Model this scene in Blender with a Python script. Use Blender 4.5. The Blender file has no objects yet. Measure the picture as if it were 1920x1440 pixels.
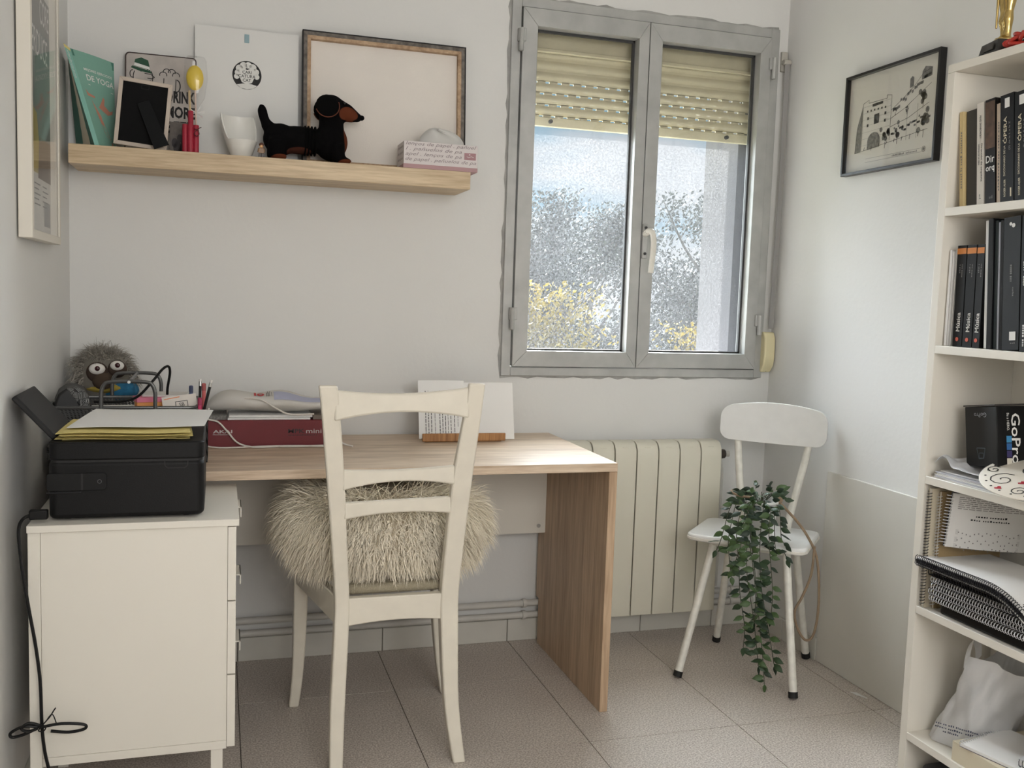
import bpy, bmesh, math, random
from mathutils import Matrix, Vector
random.seed(7)
scene = bpy.context.scene
C = scene.collection
V = Vector

# ---------------------------------------------------------------- camera
cam_d = bpy.data.cameras.new('camera'); cam = bpy.data.objects.new('camera', cam_d); C.objects.link(cam)
cam_d.sensor_width = 36.0; cam_d.lens = 1792.05 / 1920 * 36.0; cam_d.clip_start = .05; cam_d.clip_end = 500
cam.matrix_world = Matrix(((.9561, -.0055, -.2930, .42798), (-.2911, .0960, -.9519, -3.12827), (.0334, .9954, .0902, 1.20391), (0, 0, 0, 1)))
scene.camera = cam

# ---------------------------------------------------------------- colour management
vs = scene.view_settings
vs.view_transform = 'Standard'; vs.look = 'None'; vs.gamma = 1.0; vs.use_curve_mapping = False
vs.exposure = 0.32

def lin(c):
    return tuple((x / 255 / 12.92 if x / 255 <= .04045 else ((x / 255 + .055) / 1.055) ** 2.4) for x in c)

# ---------------------------------------------------------------- sky
world = bpy.data.worlds.new('sky'); scene.world = world; world.use_nodes = True
nt = world.node_tree; nt.nodes.clear()
def wn(t): return nt.nodes.new(t)
out = wn('ShaderNodeOutputWorld'); bg = wn('ShaderNodeBackground'); nt.links.new(bg.outputs[0], out.inputs[0])
tc = wn('ShaderNodeTexCoord'); mp = wn('ShaderNodeMapping'); mp.inputs['Scale'].default_value = (2.2, 2.2, 9.0)
nz = wn('ShaderNodeTexNoise'); nz.inputs['Scale'].default_value = 1.6; nz.inputs['Detail'].default_value = 6
nt.links.new(tc.outputs['Generated'], mp.inputs[0]); nt.links.new(mp.outputs[0], nz.inputs[0])
rp = wn('ShaderNodeValToRGB'); rp.color_ramp.elements[0].position = .42; rp.color_ramp.elements[1].position = .60
nt.links.new(nz.outputs[0], rp.inputs[0])
mx = wn('ShaderNodeMix'); mx.data_type = 'RGBA'
mx.inputs[6].default_value = (*lin((158, 208, 236)), 1); mx.inputs[7].default_value = (*lin((240, 246, 252)), 1)
nt.links.new(rp.outputs[0], mx.inputs[0]); nt.links.new(mx.outputs[2], bg.inputs[0])
bg.inputs[1].default_value = .52

# ---------------------------------------------------------------- lights
def sun(name, direction, strength, angle, color):
    d = bpy.data.lights.new(name, 'SUN'); d.energy = strength; d.angle = math.radians(angle); d.color = color
    o = bpy.data.objects.new(name, d); C.objects.link(o)
    o.rotation_euler = V(direction).to_track_quat('-Z', 'Y').to_euler(); o.location = (1.5, 3, 4)
    return o
sun('sun', (-.285, -1, -.455), 22.0, .6, (1.0, .95, .88))
sun('sky_glow', (-.60, -1, -.52), 44.0, 108, (.86, .94, 1.0))      # broad bright haze of the sky around the sun
ar = bpy.data.lights.new('rear_fill_light', 'AREA'); ar.shape = 'RECTANGLE'; ar.size = 1.5; ar.size_y = 1.1; ar.energy = 33; ar.color = (1.0, .98, .955)
aro = bpy.data.objects.new('rear_fill_light', ar); C.objects.link(aro); aro.location = (1.2, -4.39, 1.75); aro.rotation_euler = (math.radians(90), 0, 0)  # fill lamp added behind the camera to brighten the surfaces facing it

# ================================================================ helpers
class B:
    def __init__(s): s.v = []; s.f = []
    def add(s, vs, fs, M=None):
        n = len(s.v)
        s.v += [tuple(M @ V(p)) if M is not None else tuple(p) for p in vs]
        s.f += [tuple(i + n for i in q) for q in fs]; return s
    def box(s, x0, x1, y0, y1, z0, z1, M=None):
        return s.add([(x0, y0, z0), (x1, y0, z0), (x1, y1, z0), (x0, y1, z0), (x0, y0, z1), (x1, y0, z1), (x1, y1, z1), (x0, y1, z1)],
                     [(0, 3, 2, 1), (4, 5, 6, 7), (0, 1, 5, 4), (1, 2, 6, 5), (2, 3, 7, 6), (3, 0, 4, 7)], M)
    def prism(s, poly, w0, w1, M=None):
        n = len(poly)
        vs = [(u, v, w0) for u, v in poly] + [(u, v, w1) for u, v in poly]
        fs = [tuple(range(n))[::-1], tuple(range(n, 2 * n))] + [(i, (i + 1) % n, n + (i + 1) % n, n + i) for i in range(n)]
        return s.add(vs, fs, M)
    def tube(s, pts, r, n=8, closed=False, M=None):
        pts = [V(p) for p in pts]; m = len(pts); vs = []
        rs = r if isinstance(r, (list, tuple)) else [r] * m
        up = None
        for i, p in enumerate(pts):
            a = pts[(i - 1) % m] if (closed or i > 0) else p
            b = pts[(i + 1) % m] if (closed or i < m - 1) else p
            t = (b - a).normalized() if (b - a).length > 1e-9 else V((0, 0, 1))
            if up is None: up = t.orthogonal().normalized()
            else:
                up = up - t * up.dot(t)
                up = up.normalized() if up.length > 1e-6 else t.orthogonal().normalized()
            q = t.cross(up)
            for k in range(n):
                an = 2 * math.pi * k / n
                vs.append(p + (up * math.cos(an) + q * math.sin(an)) * rs[i])
        fs = []
        for i in range(m if closed else m - 1):
            j = (i + 1) % m
            for k in range(n): fs.append((i * n + k, i * n + (k + 1) % n, j * n + (k + 1) % n, j * n + k))
        if not closed: fs += [tuple(range(n))[::-1], tuple((m - 1) * n + k for k in range(n))]
        return s.add(vs, fs, M)
    def lathe(s, prof, n=24, M=None):
        vs = []; fs = []
        for r, z in prof:
            for k in range(n):
                a = 2 * math.pi * k / n; vs.append((r * math.cos(a), r * math.sin(a), z))
        for i in range(len(prof) - 1):
            for k in range(n): fs.append((i * n + k, i * n + (k + 1) % n, (i + 1) * n + (k + 1) % n, (i + 1) * n + k))
        fs.append(tuple(range(n))[::-1]); fs.append(tuple((len(prof) - 1) * n + k for k in range(n)))
        return s.add(vs, fs, M)
    def ell(s, c, r, M=None, n=16, m=10):
        vs = [(c[0], c[1], c[2] - r[2])]
        for i in range(1, m):
            a = -math.pi / 2 + math.pi * i / m
            for k in range(n):
                b = 2 * math.pi * k / n
                vs.append((c[0] + r[0] * math.cos(a) * math.cos(b), c[1] + r[1] * math.cos(a) * math.sin(b), c[2] + r[2] * math.sin(a)))
        vs.append((c[0], c[1], c[2] + r[2])); fs = []
        for k in range(n): fs.append((0, 1 + (k + 1) % n, 1 + k))
        for i in range(m - 2):
            for k in range(n):
                a = 1 + i * n; fs.append((a + k, a + (k + 1) % n, a + n + (k + 1) % n, a + n + k))
        t = len(vs) - 1; a = 1 + (m - 2) * n
        for k in range(n): fs.append((a + k, a + (k + 1) % n, t))
        return s.add(vs, fs, M)
    def grid(s, fn, nu, nv, M=None):
        vs = [fn(i / nu, j / nv) for j in range(nv + 1) for i in range(nu + 1)]
        fs = [(j * (nu + 1) + i, j * (nu + 1) + i + 1, (j + 1) * (nu + 1) + i + 1, (j + 1) * (nu + 1) + i) for j in range(nv) for i in range(nu)]
        return s.add(vs, fs, M)
    def flat(s, poly, M=None, w=0):          # flat polygon (print) in the uv plane
        return s.add([(u, v, w) for u, v in poly], [tuple(range(len(poly)))], M)
    def stroke(s, pts, wd, M=None, w=0):     # flat ink line in the uv plane
        for (a, b), (c, d) in zip(pts[:-1], pts[1:]):
            L = math.hypot(c - a, d - b)
            if L < 1e-9: continue
            nx, ny = -(d - b) / L * wd / 2, (c - a) / L * wd / 2
            s.add([(a + nx, b + ny, w), (a - nx, b - ny, w), (c - nx, d - ny, w), (c + nx, d + ny, w)], [(0, 1, 2, 3)], M)
        return s

def frame(o, u, v):
    u = V(u).normalized(); v = V(v); v = (v - u * v.dot(u)).normalized(); w = u.cross(v)
    return Matrix(((u.x, v.x, w.x, o[0]), (u.y, v.y, w.y, o[1]), (u.z, v.z, w.z, o[2]), (0, 0, 0, 1)))
T = Matrix.Translation
def Rz(a, o=(0, 0, 0)): return T(o) @ Matrix.Rotation(math.radians(a), 4, 'Z') @ T(-V(o))
def Rx(a, o=(0, 0, 0)): return T(o) @ Matrix.Rotation(math.radians(a), 4, 'X') @ T(-V(o))
def Ry(a, o=(0, 0, 0)): return T(o) @ Matrix.Rotation(math.radians(a), 4, 'Y') @ T(-V(o))

base = {}                                    # object name -> world base of its thing (meshes are written in world space)
def tag(o, label=None, cat=None, group=None, kind=None):
    if label: o['label'] = label
    if cat: o['category'] = cat
    if group: o['group'] = group
    if kind: o['kind'] = kind
    return o
def thing(name, label, cat, loc, group=None, rot=None):
    o = bpy.data.objects.new(name, None); C.objects.link(o); o.location = loc; o.empty_display_size = .05
    base[o.name] = V(loc)
    if rot: o.rotation_euler = rot; base[o.name] = V((0, 0, 0))        # rotated things are written in their own space
    return tag(o, label, cat, group)
def mesh_of(b, name, sub=V((0, 0, 0)), smooth=35, recalc=True):
    me = bpy.data.meshes.new(name)
    me.from_pydata([tuple(V(p) - sub) for p in b.v], [], b.f)
    if recalc:
        bm = bmesh.new(); bm.from_mesh(me); bmesh.ops.recalc_face_normals(bm, faces=bm.faces); bm.to_mesh(me); bm.free()
    if smooth:
        me.polygons.foreach_set('use_smooth', [True] * len(me.polygons))
        if smooth < 180: me.set_sharp_from_angle(angle=math.radians(smooth))
    return me
def obj(name, b, mat, parent=None, bevel=0, smooth=35, loc=None, label=None, seg=2, kind=None, recalc=True):
    if parent is not None: sub = base[parent.name]
    else:
        if loc is None:
            xs, ys, zs = zip(*b.v); loc = ((min(xs) + max(xs)) / 2, (min(ys) + max(ys)) / 2, min(zs))
        sub = V(loc)
    me = mesh_of(b, name, sub, smooth, recalc); me.materials.append(mat)
    o = bpy.data.objects.new(name, me); C.objects.link(o); base[o.name] = sub
    if parent is not None: o.parent = parent
    else: o.location = sub
    if bevel:
        md = o.modifiers.new('bevel', 'BEVEL'); md.width = bevel; md.segments = seg; md.limit_method = 'ANGLE'; md.angle_limit = math.radians(40)
    if label: o['label'] = label
    if kind: o['kind'] = kind
    return o
def dup(o, parent, M=None):
    c = o.copy(); C.objects.link(c); c.parent = parent; base[c.name] = base[o.name]
    if M is not None: c.matrix_local = M @ o.matrix_local
    return c
def text(s, M, mat, parent, w=None, h=None, name='lettering', ax='C', bold=0, shear=0, size=1.0, space=1.0):
    if s[0] == '~':                          # print too small to read in the photograph: a row of tiny ink marks
        r_ = random.Random(len(s) * 7 + int(1000 * M[0][3])); b_ = B(); x_ = 0; n_ = len(s) * 2
        for k_ in range(n_):
            if r_.random() < .14: x_ += .6; continue
            w_ = r_.uniform(.35, .9); h_ = r_.choice((.7, .7, .7, 1)); b_.flat([(x_, 0), (x_ + w_, 0), (x_ + w_, h_), (x_, h_)]); x_ += w_ + .35
        sx_ = w / x_; hh_ = h if h else sx_
        sub = base[parent.name]; o0 = -w / 2 if ax == 'C' else 0
        b_.v = [tuple(M @ V((o0 + p_[0] * sx_, (p_[1] - .5) * hh_, 0))) for p_ in b_.v]
        return obj(name, b_, mat, parent, smooth=0, recalc=False)
    cu = bpy.data.curves.new('t', 'FONT'); cu.body = s; cu.size = size; cu.offset = bold; cu.shear = shear; cu.resolution_u = 2; cu.space_character = space
    to = bpy.data.objects.new('t', cu); C.objects.link(to)
    dg = bpy.context.evaluated_depsgraph_get(); me = bpy.data.meshes.new_from_object(to.evaluated_get(dg))
    bpy.data.objects.remove(to); bpy.data.curves.remove(cu)
    if not me.vertices: return None
    xs = [v.co.x for v in me.vertices]; ys = [v.co.y for v in me.vertices]
    x0, x1, y0, y1 = min(xs), max(xs), min(ys), max(ys)
    kx = (w / (x1 - x0)) if w else None; ky = (h / (y1 - y0)) if h else None
    if kx is None: kx = ky
    if ky is None: ky = kx
    cx = (x0 + x1) / 2 if ax == 'C' else x0; cy = (y0 + y1) / 2
    sub = base[parent.name]
    for v in me.vertices: v.co = (M @ V(((v.co.x - cx) * kx, (v.co.y - cy) * ky, 0))) - sub
    me.materials.clear(); me.materials.append(mat); me.name = name
    o = bpy.data.objects.new(name, me); C.objects.link(o); o.parent = parent; base[o.name] = sub
    return o
def sm(pts, n=6, closed=False):              # Catmull-Rom through points
    pts = [V(p) for p in pts]; m = len(pts); o = []
    for i in range(m if closed else m - 1):
        g = lambda k: pts[k % m] if closed else pts[max(0, min(m - 1, k))]
        a, b, c, d = g(i - 1), g(i), g(i + 1), g(i + 2)
        for k in range(n):
            t = k / n
            o.append(.5 * ((2 * b) + (c - a) * t + (2 * a - 5 * b + 4 * c - d) * t * t + (3 * b - a - 3 * c + d) * t ** 3))
    if not closed: o.append(pts[-1])
    return o
def rrect(x0, x1, y0, y1, r, n=4):
    o = []
    for cx, cy, a in ((x1 - r, y1 - r, 0), (x0 + r, y1 - r, 90), (x0 + r, y0 + r, 180), (x1 - r, y0 + r, 270)):
        for k in range(n + 1):
            t = math.radians(a + 90 * k / n); o.append((cx + r * math.cos(t), cy + r * math.sin(t)))
    return o
def circ(cx, cy, rx, ry=None, n=20, a0=0, a1=360):
    ry = rx if ry is None else ry
    return [(cx + rx * math.cos(math.radians(a0 + (a1 - a0) * k / n)), cy + ry * math.sin(math.radians(a0 + (a1 - a0) * k / n))) for k in range(n if a1 - a0 == 360 else n + 1)]

# ---------------------------------------------------------------- materials
mats = {}
def mat(name, c, rough=.55, metal=0, bump=None, var=None, spec=None, trans=0, coat=0):
    """c sRGB 0-255; bump=(scale,strength); var=(scale,amount[,stretch xyz])"""
    if name in mats: return mats[name]
    m = bpy.data.materials.new(name); m.use_nodes = True; t = m.node_tree; p = t.nodes['Principled BSDF']
    p.inputs['Base Color'].default_value = (*lin(c), 1); p.inputs['Roughness'].default_value = rough; p.inputs['Metallic'].default_value = metal
    if spec is not None: p.inputs['Specular IOR Level'].default_value = spec
    if coat: p.inputs['Coat Weight'].default_value = coat
    co = t.nodes.new('ShaderNodeTexCoord')
    if var:
        n = t.nodes.new('ShaderNodeTexNoise'); n.inputs['Scale'].default_value = var[0]; n.inputs['Detail'].default_value = 4
        src = co.outputs['Object']
        if len(var) > 2:
            mp = t.nodes.new('ShaderNodeMapping'); mp.inputs['Scale'].default_value = var[2]; t.links.new(src, mp.inputs[0]); src = mp.outputs[0]
        t.links.new(src, n.inputs[0])
        r = t.nodes.new('ShaderNodeValToRGB'); e = r.color_ramp.elements; e[0].position = .3; e[1].position = .7
        a = var[1]; e[0].color = (*[x * (1 - a) for x in lin(c)], 1); e[1].color = (*[min(1, x * (1 + a)) for x in lin(c)], 1)
        t.links.new(n.outputs[0], r.inputs[0]); t.links.new(r.outputs[0], p.inputs['Base Color'])
    if bump:
        n = t.nodes.new('ShaderNodeTexNoise'); n.inputs['Scale'].default_value = bump[0]; n.inputs['Detail'].default_value = 3
        t.links.new(co.outputs['Object'], n.inputs[0]); bp = t.nodes.new('ShaderNodeBump'); bp.inputs['Strength'].default_value = bump[1]; bp.inputs['Distance'].default_value = .002
        t.links.new(n.outputs[0], bp.inputs['Height']); t.links.new(bp.outputs[0], p.inputs['Normal'])
    if trans:                                # thin stuff that lets light through (paper, leaves, plastic film)
        tr = t.nodes.new('ShaderNodeBsdfTranslucent'); tr.inputs[0].default_value = (*lin(c), 1); ms = t.nodes.new('ShaderNodeMixShader'); ms.inputs[0].default_value = trans
        o = t.nodes['Material Output']; t.links.new(p.outputs[0], ms.inputs[1]); t.links.new(tr.outputs[0], ms.inputs[2]); t.links.new(ms.outputs[0], o.inputs[0])
    mats[name] = m; return m
def wood(name, c1, c2, stretch, scale=6, rough=.5, bump=.15):
    m = bpy.data.materials.new(name); m.use_nodes = True; t = m.node_tree; p = t.nodes['Principled BSDF']; p.inputs['Roughness'].default_value = rough
    co = t.nodes.new('ShaderNodeTexCoord'); mp = t.nodes.new('ShaderNodeMapping'); mp.inputs['Scale'].default_value = stretch
    t.links.new(co.outputs['Object'], mp.inputs[0])
    n1 = t.nodes.new('ShaderNodeTexNoise'); n1.inputs['Scale'].default_value = scale; n1.inputs['Detail'].default_value = 6; n1.inputs['Roughness'].default_value = .65; n1.inputs['Distortion'].default_value = .4
    n2 = t.nodes.new('ShaderNodeTexNoise'); n2.inputs['Scale'].default_value = scale * 5; n2.inputs['Detail'].default_value = 3
    t.links.new(mp.outputs[0], n1.inputs[0]); t.links.new(mp.outputs[0], n2.inputs[0])
    a = t.nodes.new('ShaderNodeMath'); a.operation = 'MULTIPLY_ADD'; a.inputs[1].default_value = .35; t.links.new(n2.outputs[0], a.inputs[0])
    b_ = t.nodes.new('ShaderNodeMath'); b_.operation = 'MULTIPLY'; b_.inputs[1].default_value = .65; t.links.new(n1.outputs[0], b_.inputs[0]); t.links.new(b_.outputs[0], a.inputs[2])
    r = t.nodes.new('ShaderNodeValToRGB'); e = r.color_ramp.elements; e[0].position = .36; e[1].position = .62; e[0].color = (*lin(c1), 1); e[1].color = (*lin(c2), 1)
    t.links.new(a.outputs[0], r.inputs[0]); t.links.new(r.outputs[0], p.inputs['Base Color'])
    bp = t.nodes.new('ShaderNodeBump'); bp.inputs['Strength'].default_value = bump; bp.inputs['Distance'].default_value = .001; t.links.new(a.outputs[0], bp.inputs['Height']); t.links.new(bp.outputs[0], p.inputs['Normal'])
    return m
def glass(name, dirt=0.0, tint=(1, 1, 1), refl=.9):
    m = bpy.data.materials.new(name); m.use_nodes = True; t = m.node_tree; t.nodes.clear()
    o = t.nodes.new('ShaderNodeOutputMaterial'); tr = t.nodes.new('ShaderNodeBsdfTransparent'); tr.inputs[0].default_value = (*tint, 1)
    gl = t.nodes.new('ShaderNodeBsdfGlossy'); gl.inputs['Roughness'].default_value = .02
    fr = t.nodes.new('ShaderNodeLayerWeight'); fr.inputs[0].default_value = .5; ms = t.nodes.new('ShaderNodeMixShader')
    pw = t.nodes.new('ShaderNodeMath'); pw.operation = 'POWER'; pw.inputs[1].default_value = 5; t.links.new(fr.outputs['Facing'], pw.inputs[0])
    ma = t.nodes.new('ShaderNodeMath'); ma.operation = 'MULTIPLY_ADD'; ma.inputs[1].default_value = refl; ma.inputs[2].default_value = .035; t.links.new(pw.outputs[0], ma.inputs[0])
    t.links.new(ma.outputs[0], ms.inputs[0]); t.links.new(tr.outputs[0], ms.inputs[1]); t.links.new(gl.outputs[0], ms.inputs[2])
    last = ms
    if dirt:                                 # dust and dried rain drops on the pane
        co = t.nodes.new('ShaderNodeTexCoord'); n = t.nodes.new('ShaderNodeTexNoise'); n.inputs['Scale'].default_value = 170; n.inputs['Detail'].default_value = 3
        t.links.new(co.outputs['Object'], n.inputs[0])
        n2 = t.nodes.new('ShaderNodeTexNoise'); n2.inputs['Scale'].default_value = 3; t.links.new(co.outputs['Object'], n2.inputs[0])
        r = t.nodes.new('ShaderNodeValToRGB'); e = r.color_ramp.elements; e[0].position = .40; e[1].position = .72; e[0].color = (.25, .25, .25, 1); e[1].color = (1, 1, 1, 1)
        t.links.new(n.outputs[0], r.inputs[0])
        mu = t.nodes.new('ShaderNodeMath'); mu.operation = 'MULTIPLY'; mu.inputs[1].default_value = dirt; t.links.new(r.outputs[0], mu.inputs[0])
        mu2 = t.nodes.new('ShaderNodeMath'); mu2.operation = 'MULTIPLY'; t.links.new(mu.outputs[0], mu2.inputs[0])
        ad = t.nodes.new('ShaderNodeMath'); ad.operation = 'ADD'; ad.inputs[1].default_value = .5; t.links.new(n2.outputs[0], ad.inputs[0]); t.links.new(ad.outputs[0], mu2.inputs[1])
        tl = t.nodes.new('ShaderNodeBsdfTranslucent'); tl.inputs[0].default_value = (.72, .76, .82, 1)
        m2 = t.nodes.new('ShaderNodeMixShader'); t.links.new(mu2.outputs[0], m2.inputs[0]); t.links.new(ms.outputs[0], m2.inputs[1]); t.links.new(tl.outputs[0], m2.inputs[2]); last = m2
    t.links.new(last.outputs[0], o.inputs[0]); return m

WALL = mat('wall_paint', (224, 223, 220), .9, bump=(60, .25), var=(1.2, .02))
WHITE = mat('white_paint', (226, 222, 212), .45, var=(8, .02))
MEL = mat('white_melamine', (228, 223, 212), .42)
PAPER = mat('paper', (232, 231, 229), .8)
BLACK = mat('black_plastic', (20, 20, 21), .5, spec=.25)
INK = mat('black_ink', (28, 27, 28), .7)
GREYINK = mat('grey_ink', (120, 118, 116), .8)
INKW = mat('white_ink', (225, 224, 220), .7)

# ================================================================ room shell
XR = 2.395; YB = -4.4; ZC = 2.5
def struct(o): o['kind'] = 'structure'; return o
# window opening in the back wall
WX0, WX1, WZ0, WZ1 = 1.362, 2.338, .955, 2.178
b = B()
b.box(-.2, WX0, 0, .24, -.05, ZC); b.box(WX1, XR + .2, 0, .24, -.05, ZC); b.box(WX0, WX1, 0, .24, -.05, WZ0); b.box(WX0, WX1, 0, .24, WZ1, ZC)
struct(obj('wall_back', b, WALL))
struct(obj('wall_left', B().box(-.2, 0, YB, 0, -.05, ZC), WALL))
struct(obj('wall_right', B().box(XR, XR + .2, YB, 0, -.05, ZC), WALL))
b = B(); b.box(-.2, .45, YB - .12, YB, -.05, ZC); b.box(1.95, XR + .2, YB - .12, YB, -.05, ZC); b.box(.45, 1.95, YB - .12, YB, -.05, 1.2); b.box(.45, 1.95, YB - .12, YB, 2.3, ZC)
struct(obj('wall_rear', b, WALL))
wr = struct(obj('added_rear_window', B().box(.45, .5, YB - .08, YB - .03, 1.2, 2.3).box(1.9, 1.95, YB - .08, YB - .03, 1.2, 2.3).box(.5, 1.9, YB - .08, YB - .03, 1.2, 1.25).box(.5, 1.9, YB - .08, YB - .03, 2.25, 2.3).box(1.18, 1.22, YB - .08, YB - .03, 1.25, 2.25), WHITE))  # unseen window frame, added to hold the fill lamp
struct(obj('ceiling', B().box(-.2, XR + .2, YB, .24, ZC, ZC + .1), WALL))
# floor: grout bed and separate terrazzo tiles
def terrazzo():
    m = bpy.data.materials.new('terrazzo_tile'); m.use_nodes = True; t = m.node_tree; p = t.nodes['Principled BSDF']; p.inputs['Roughness'].default_value = .42
    co = t.nodes.new('ShaderNodeTexCoord')
    n = t.nodes.new('ShaderNodeTexNoise'); n.inputs['Scale'].default_value = 210; n.inputs['Detail'].default_value = 2
    n2 = t.nodes.new('ShaderNodeTexNoise'); n2.inputs['Scale'].default_value = 4
    gm = t.nodes.new('ShaderNodeNewGeometry')
    t.links.new(gm.outputs['Position'], n.inputs[0]); t.links.new(gm.outputs['Position'], n2.inputs[0])
    r = t.nodes.new('ShaderNodeValToRGB'); e = r.color_ramp.elements; e[0].position = .36; e[1].position = .64; e[0].color = (*lin((172, 160, 150)), 1); e[1].color = (*lin((226, 217, 208)), 1)
    t.links.new(n.outputs[0], r.inputs[0])
    mx = t.nodes.new('ShaderNodeMix'); mx.data_type = 'RGBA'; mx.blend_type = 'MULTIPLY'; mx.inputs[0].default_value = .15
    t.links.new(r.outputs[0], mx.inputs[6]); t.links.new(n2.outputs[0], mx.inputs[7]); t.links.new(mx.outputs[2], p.inputs['Base Color'])
    return m
TILE = terrazzo(); GROUT = mat('grout', (96, 86, 78), .9)
fl = struct(obj('floor', B().box(-.2, XR + .2, YB, 0, -.06, -.004), GROUT, loc=(0, 0, 0)))
PX, PY = .458, .452
xs = [0] + [.029 + PX * k for k in range(6)] + [XR]
ys = [0] + [-.342 - PY * k for k in range(9)] + [YB]
full = None
for x0, x1 in zip(xs[:-1], xs[1:]):
    for y1, y0 in zip(ys[:-1], ys[1:]):
        if x1 - x0 < .005 or y1 - y0 < .005: continue
        g = .0012
        isfull = abs(x1 - x0 - PX) < 1e-4 and abs(y1 - y0 - PY) < 1e-4
        if isfull and full is not None:
            o = bpy.data.objects.new('tile', full); C.objects.link(o)
        else:
            me = mesh_of(B().box(g, x1 - x0 - g, g, y1 - y0 - g, -.006, 0), 'tile'); me.materials.append(TILE)
            o = bpy.data.objects.new('tile', me); C.objects.link(o)
            if isfull: full = me
        o.parent = fl; o.location = (x0, y0, 0)
# baseboards of short tiles
def baseboard(name, pieces, back):
    r = struct(obj(name, back, GROUT))
    for p in pieces: obj('tile', p, BBT, r, bevel=.002)
BBT = mat('skirting_tile', (206, 203, 194), .4, var=(10, .04))
bx = [0, .49, .96, 1.40, 1.62, 1.91, 2.2, XR]
baseboard('baseboard_back', [B().box(a + .0012, c - .0012, -.012, 0, 0, .078) for a, c in zip(bx[:-1], bx[1:])], B().box(0, XR, -.004, 0, 0, .076))
by = [-.012, -.20, -.405]
baseboard('baseboard_right', [B().box(XR - .012, XR, c + .0012, a - .0012, 0, .078) for a, c in zip(by[:-1], by[1:])], B().box(XR - .004, XR, -.405, -.012, 0, .076))
by = [-.012, -.46, -.92, -1.38, -1.84]
baseboard('baseboard_left', [B().box(0, .012, c + .0012, a - .0012, 0, .078) for a, c in zip(by[:-1], by[1:])], B().box(0, .004, by[-1], -.012, 0, .076))
# pale board screwed to the lower right wall
pn = obj('wall_board', B().box(XR - .010, XR, -1.125, -.406, 0.001, .658), mat('pale_board', (214, 211, 203), .5, var=(2.5, .05)), bevel=.002)
tag(pn, 'plain off-white board covering the lower right wall beside the shelving unit', 'board')

# ================================================================ window
ALU = mat('brushed_aluminium', (176, 176, 173), .5, .25, var=(14, .10, (1, 1, 1)), bump=(40, .1))
ALUD = mat('dark_gasket', (60, 60, 60), .7)
b = B()
for x0, x1, z0, z1 in ((1.346, 1.379, .937, 2.195), (2.321, 2.354, .937, 2.195), (1.379, 2.321, .937, .967), (1.379, 2.321, 2.163, 2.195)): b.box(x0, x1, -.012, .055, z0, z1)
win = struct(obj('window_1', b, ALU, bevel=.002))
rnd = random.Random(77); ring = B(); pin = []; pout = []      # ragged filler and paint edge around the frame
per = [(1.346 + 1.008 * t / 30, .937, 0, -1) for t in range(30)] + [(2.354, .937 + 1.258 * t / 36, 1, 0) for t in range(36)] + [(2.354 - 1.008 * t / 30, 2.195, 0, 1) for t in range(30)] + [(1.346, 2.195 - 1.258 * t / 36, -1, 0) for t in range(36)]
for x, z, nx, nz_ in per:
    j = rnd.uniform(.003, .012) if nx != 1 else rnd.uniform(.002, .006); pin.append((x - nx * .004, -.0035, z - nz_ * .004)); pout.append((x + nx * j, -.0004, z + nz_ * j))
N_ = len(per); ring.add(pin + pout, [(i, (i + 1) % N_, N_ + (i + 1) % N_, N_ + i) for i in range(N_)])
obj('filler_edge', ring, mat('grey_filler', (168, 167, 163), .9, var=(25, .18)), win, smooth=0, recalc=False)
GL = glass('window_glass', .032)
for x0, x1, sx in ((1.382, 1.839, 0), (1.842, 2.318, 1)):
    z0, z1 = .970, 2.160
    gx0, gx1 = (1.434, 1.801) if sx == 0 else (1.889, 2.274)
    gz0, gz1 = 1.024, 2.103
    b = B()
    for a, c, e, f_ in (((x0, z0), (gx0, gz0), (gx0, gz1), (x0, z1)), ((gx1, gz0), (x1, z0), (x1, z1), (gx1, gz1)), ((x0, z0), (x1, z0), (gx1, gz0), (gx0, gz0)), ((gx0, gz1), (gx1, gz1), (x1, z1), (x0, z1))):
        b.prism([a, c, e, f_], -.045, .022, frame((0, 0, 0), (1, 0, 0), (0, 0, 1)))
    s = obj('sash', b, ALU, win, bevel=.0015)
    b = B(); g = .006
    for a0, a1, c0, c1 in ((gx0, gx0 + g, gz0, gz1), (gx1 - g, gx1, gz0, gz1), (gx0, gx1, gz0, gz0 + g), (gx0, gx1, gz1 - g, gz1)): b.box(a0 - .001, a1 + .001, .016, .03, c0 - .001, c1 + .001)
    obj('gasket', b, ALUD, s)
    obj('pane', B().box(gx0 - .004, gx1 + .004, .020, .024, gz0 - .004, gz1 + .004), GL, s, smooth=0)
    hx = 1.379 if sx == 0 else 2.321
    for hz in (1.14, 2.06):
        h = B(); h.box(hx - .013, hx + .013, -.030, -.012, hz - .012, hz + .03); h.tube([(hx + (-.004 if sx == 0 else .004), -.031, hz - .045), (hx + (-.004 if sx == 0 else .004), -.031, hz + .03)], .008, 10)
        obj('hinge', h, ALU, s, bevel=.002)
    if sx == 1:
        h = B().box(1.842, 1.862, -.030, -.020, 1.355, 1.475)
        hd = obj('handle_plate', h, ALU, s, bevel=.003)
        for z in (1.372, 1.462): obj('screw', B().tube([(1.852, -.034, z), (1.852, -.028, z)], .005, 10), ALUD, s)
        p = sm([(1.852, -.045, 1.448), (1.862, -.062, 1.445), (1.868, -.066, 1.41), (1.866, -.066, 1.36), (1.862, -.064, 1.305)], 5)
        lever = B().tube(p, [.011] * 6 + [.010] * (len(p) - 6), 10); lever.tube([(1.852, -.028, 1.44), (1.852, -.05, 1.447)], .011, 10)
        obj('handle', lever, WHITE, s)
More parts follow.
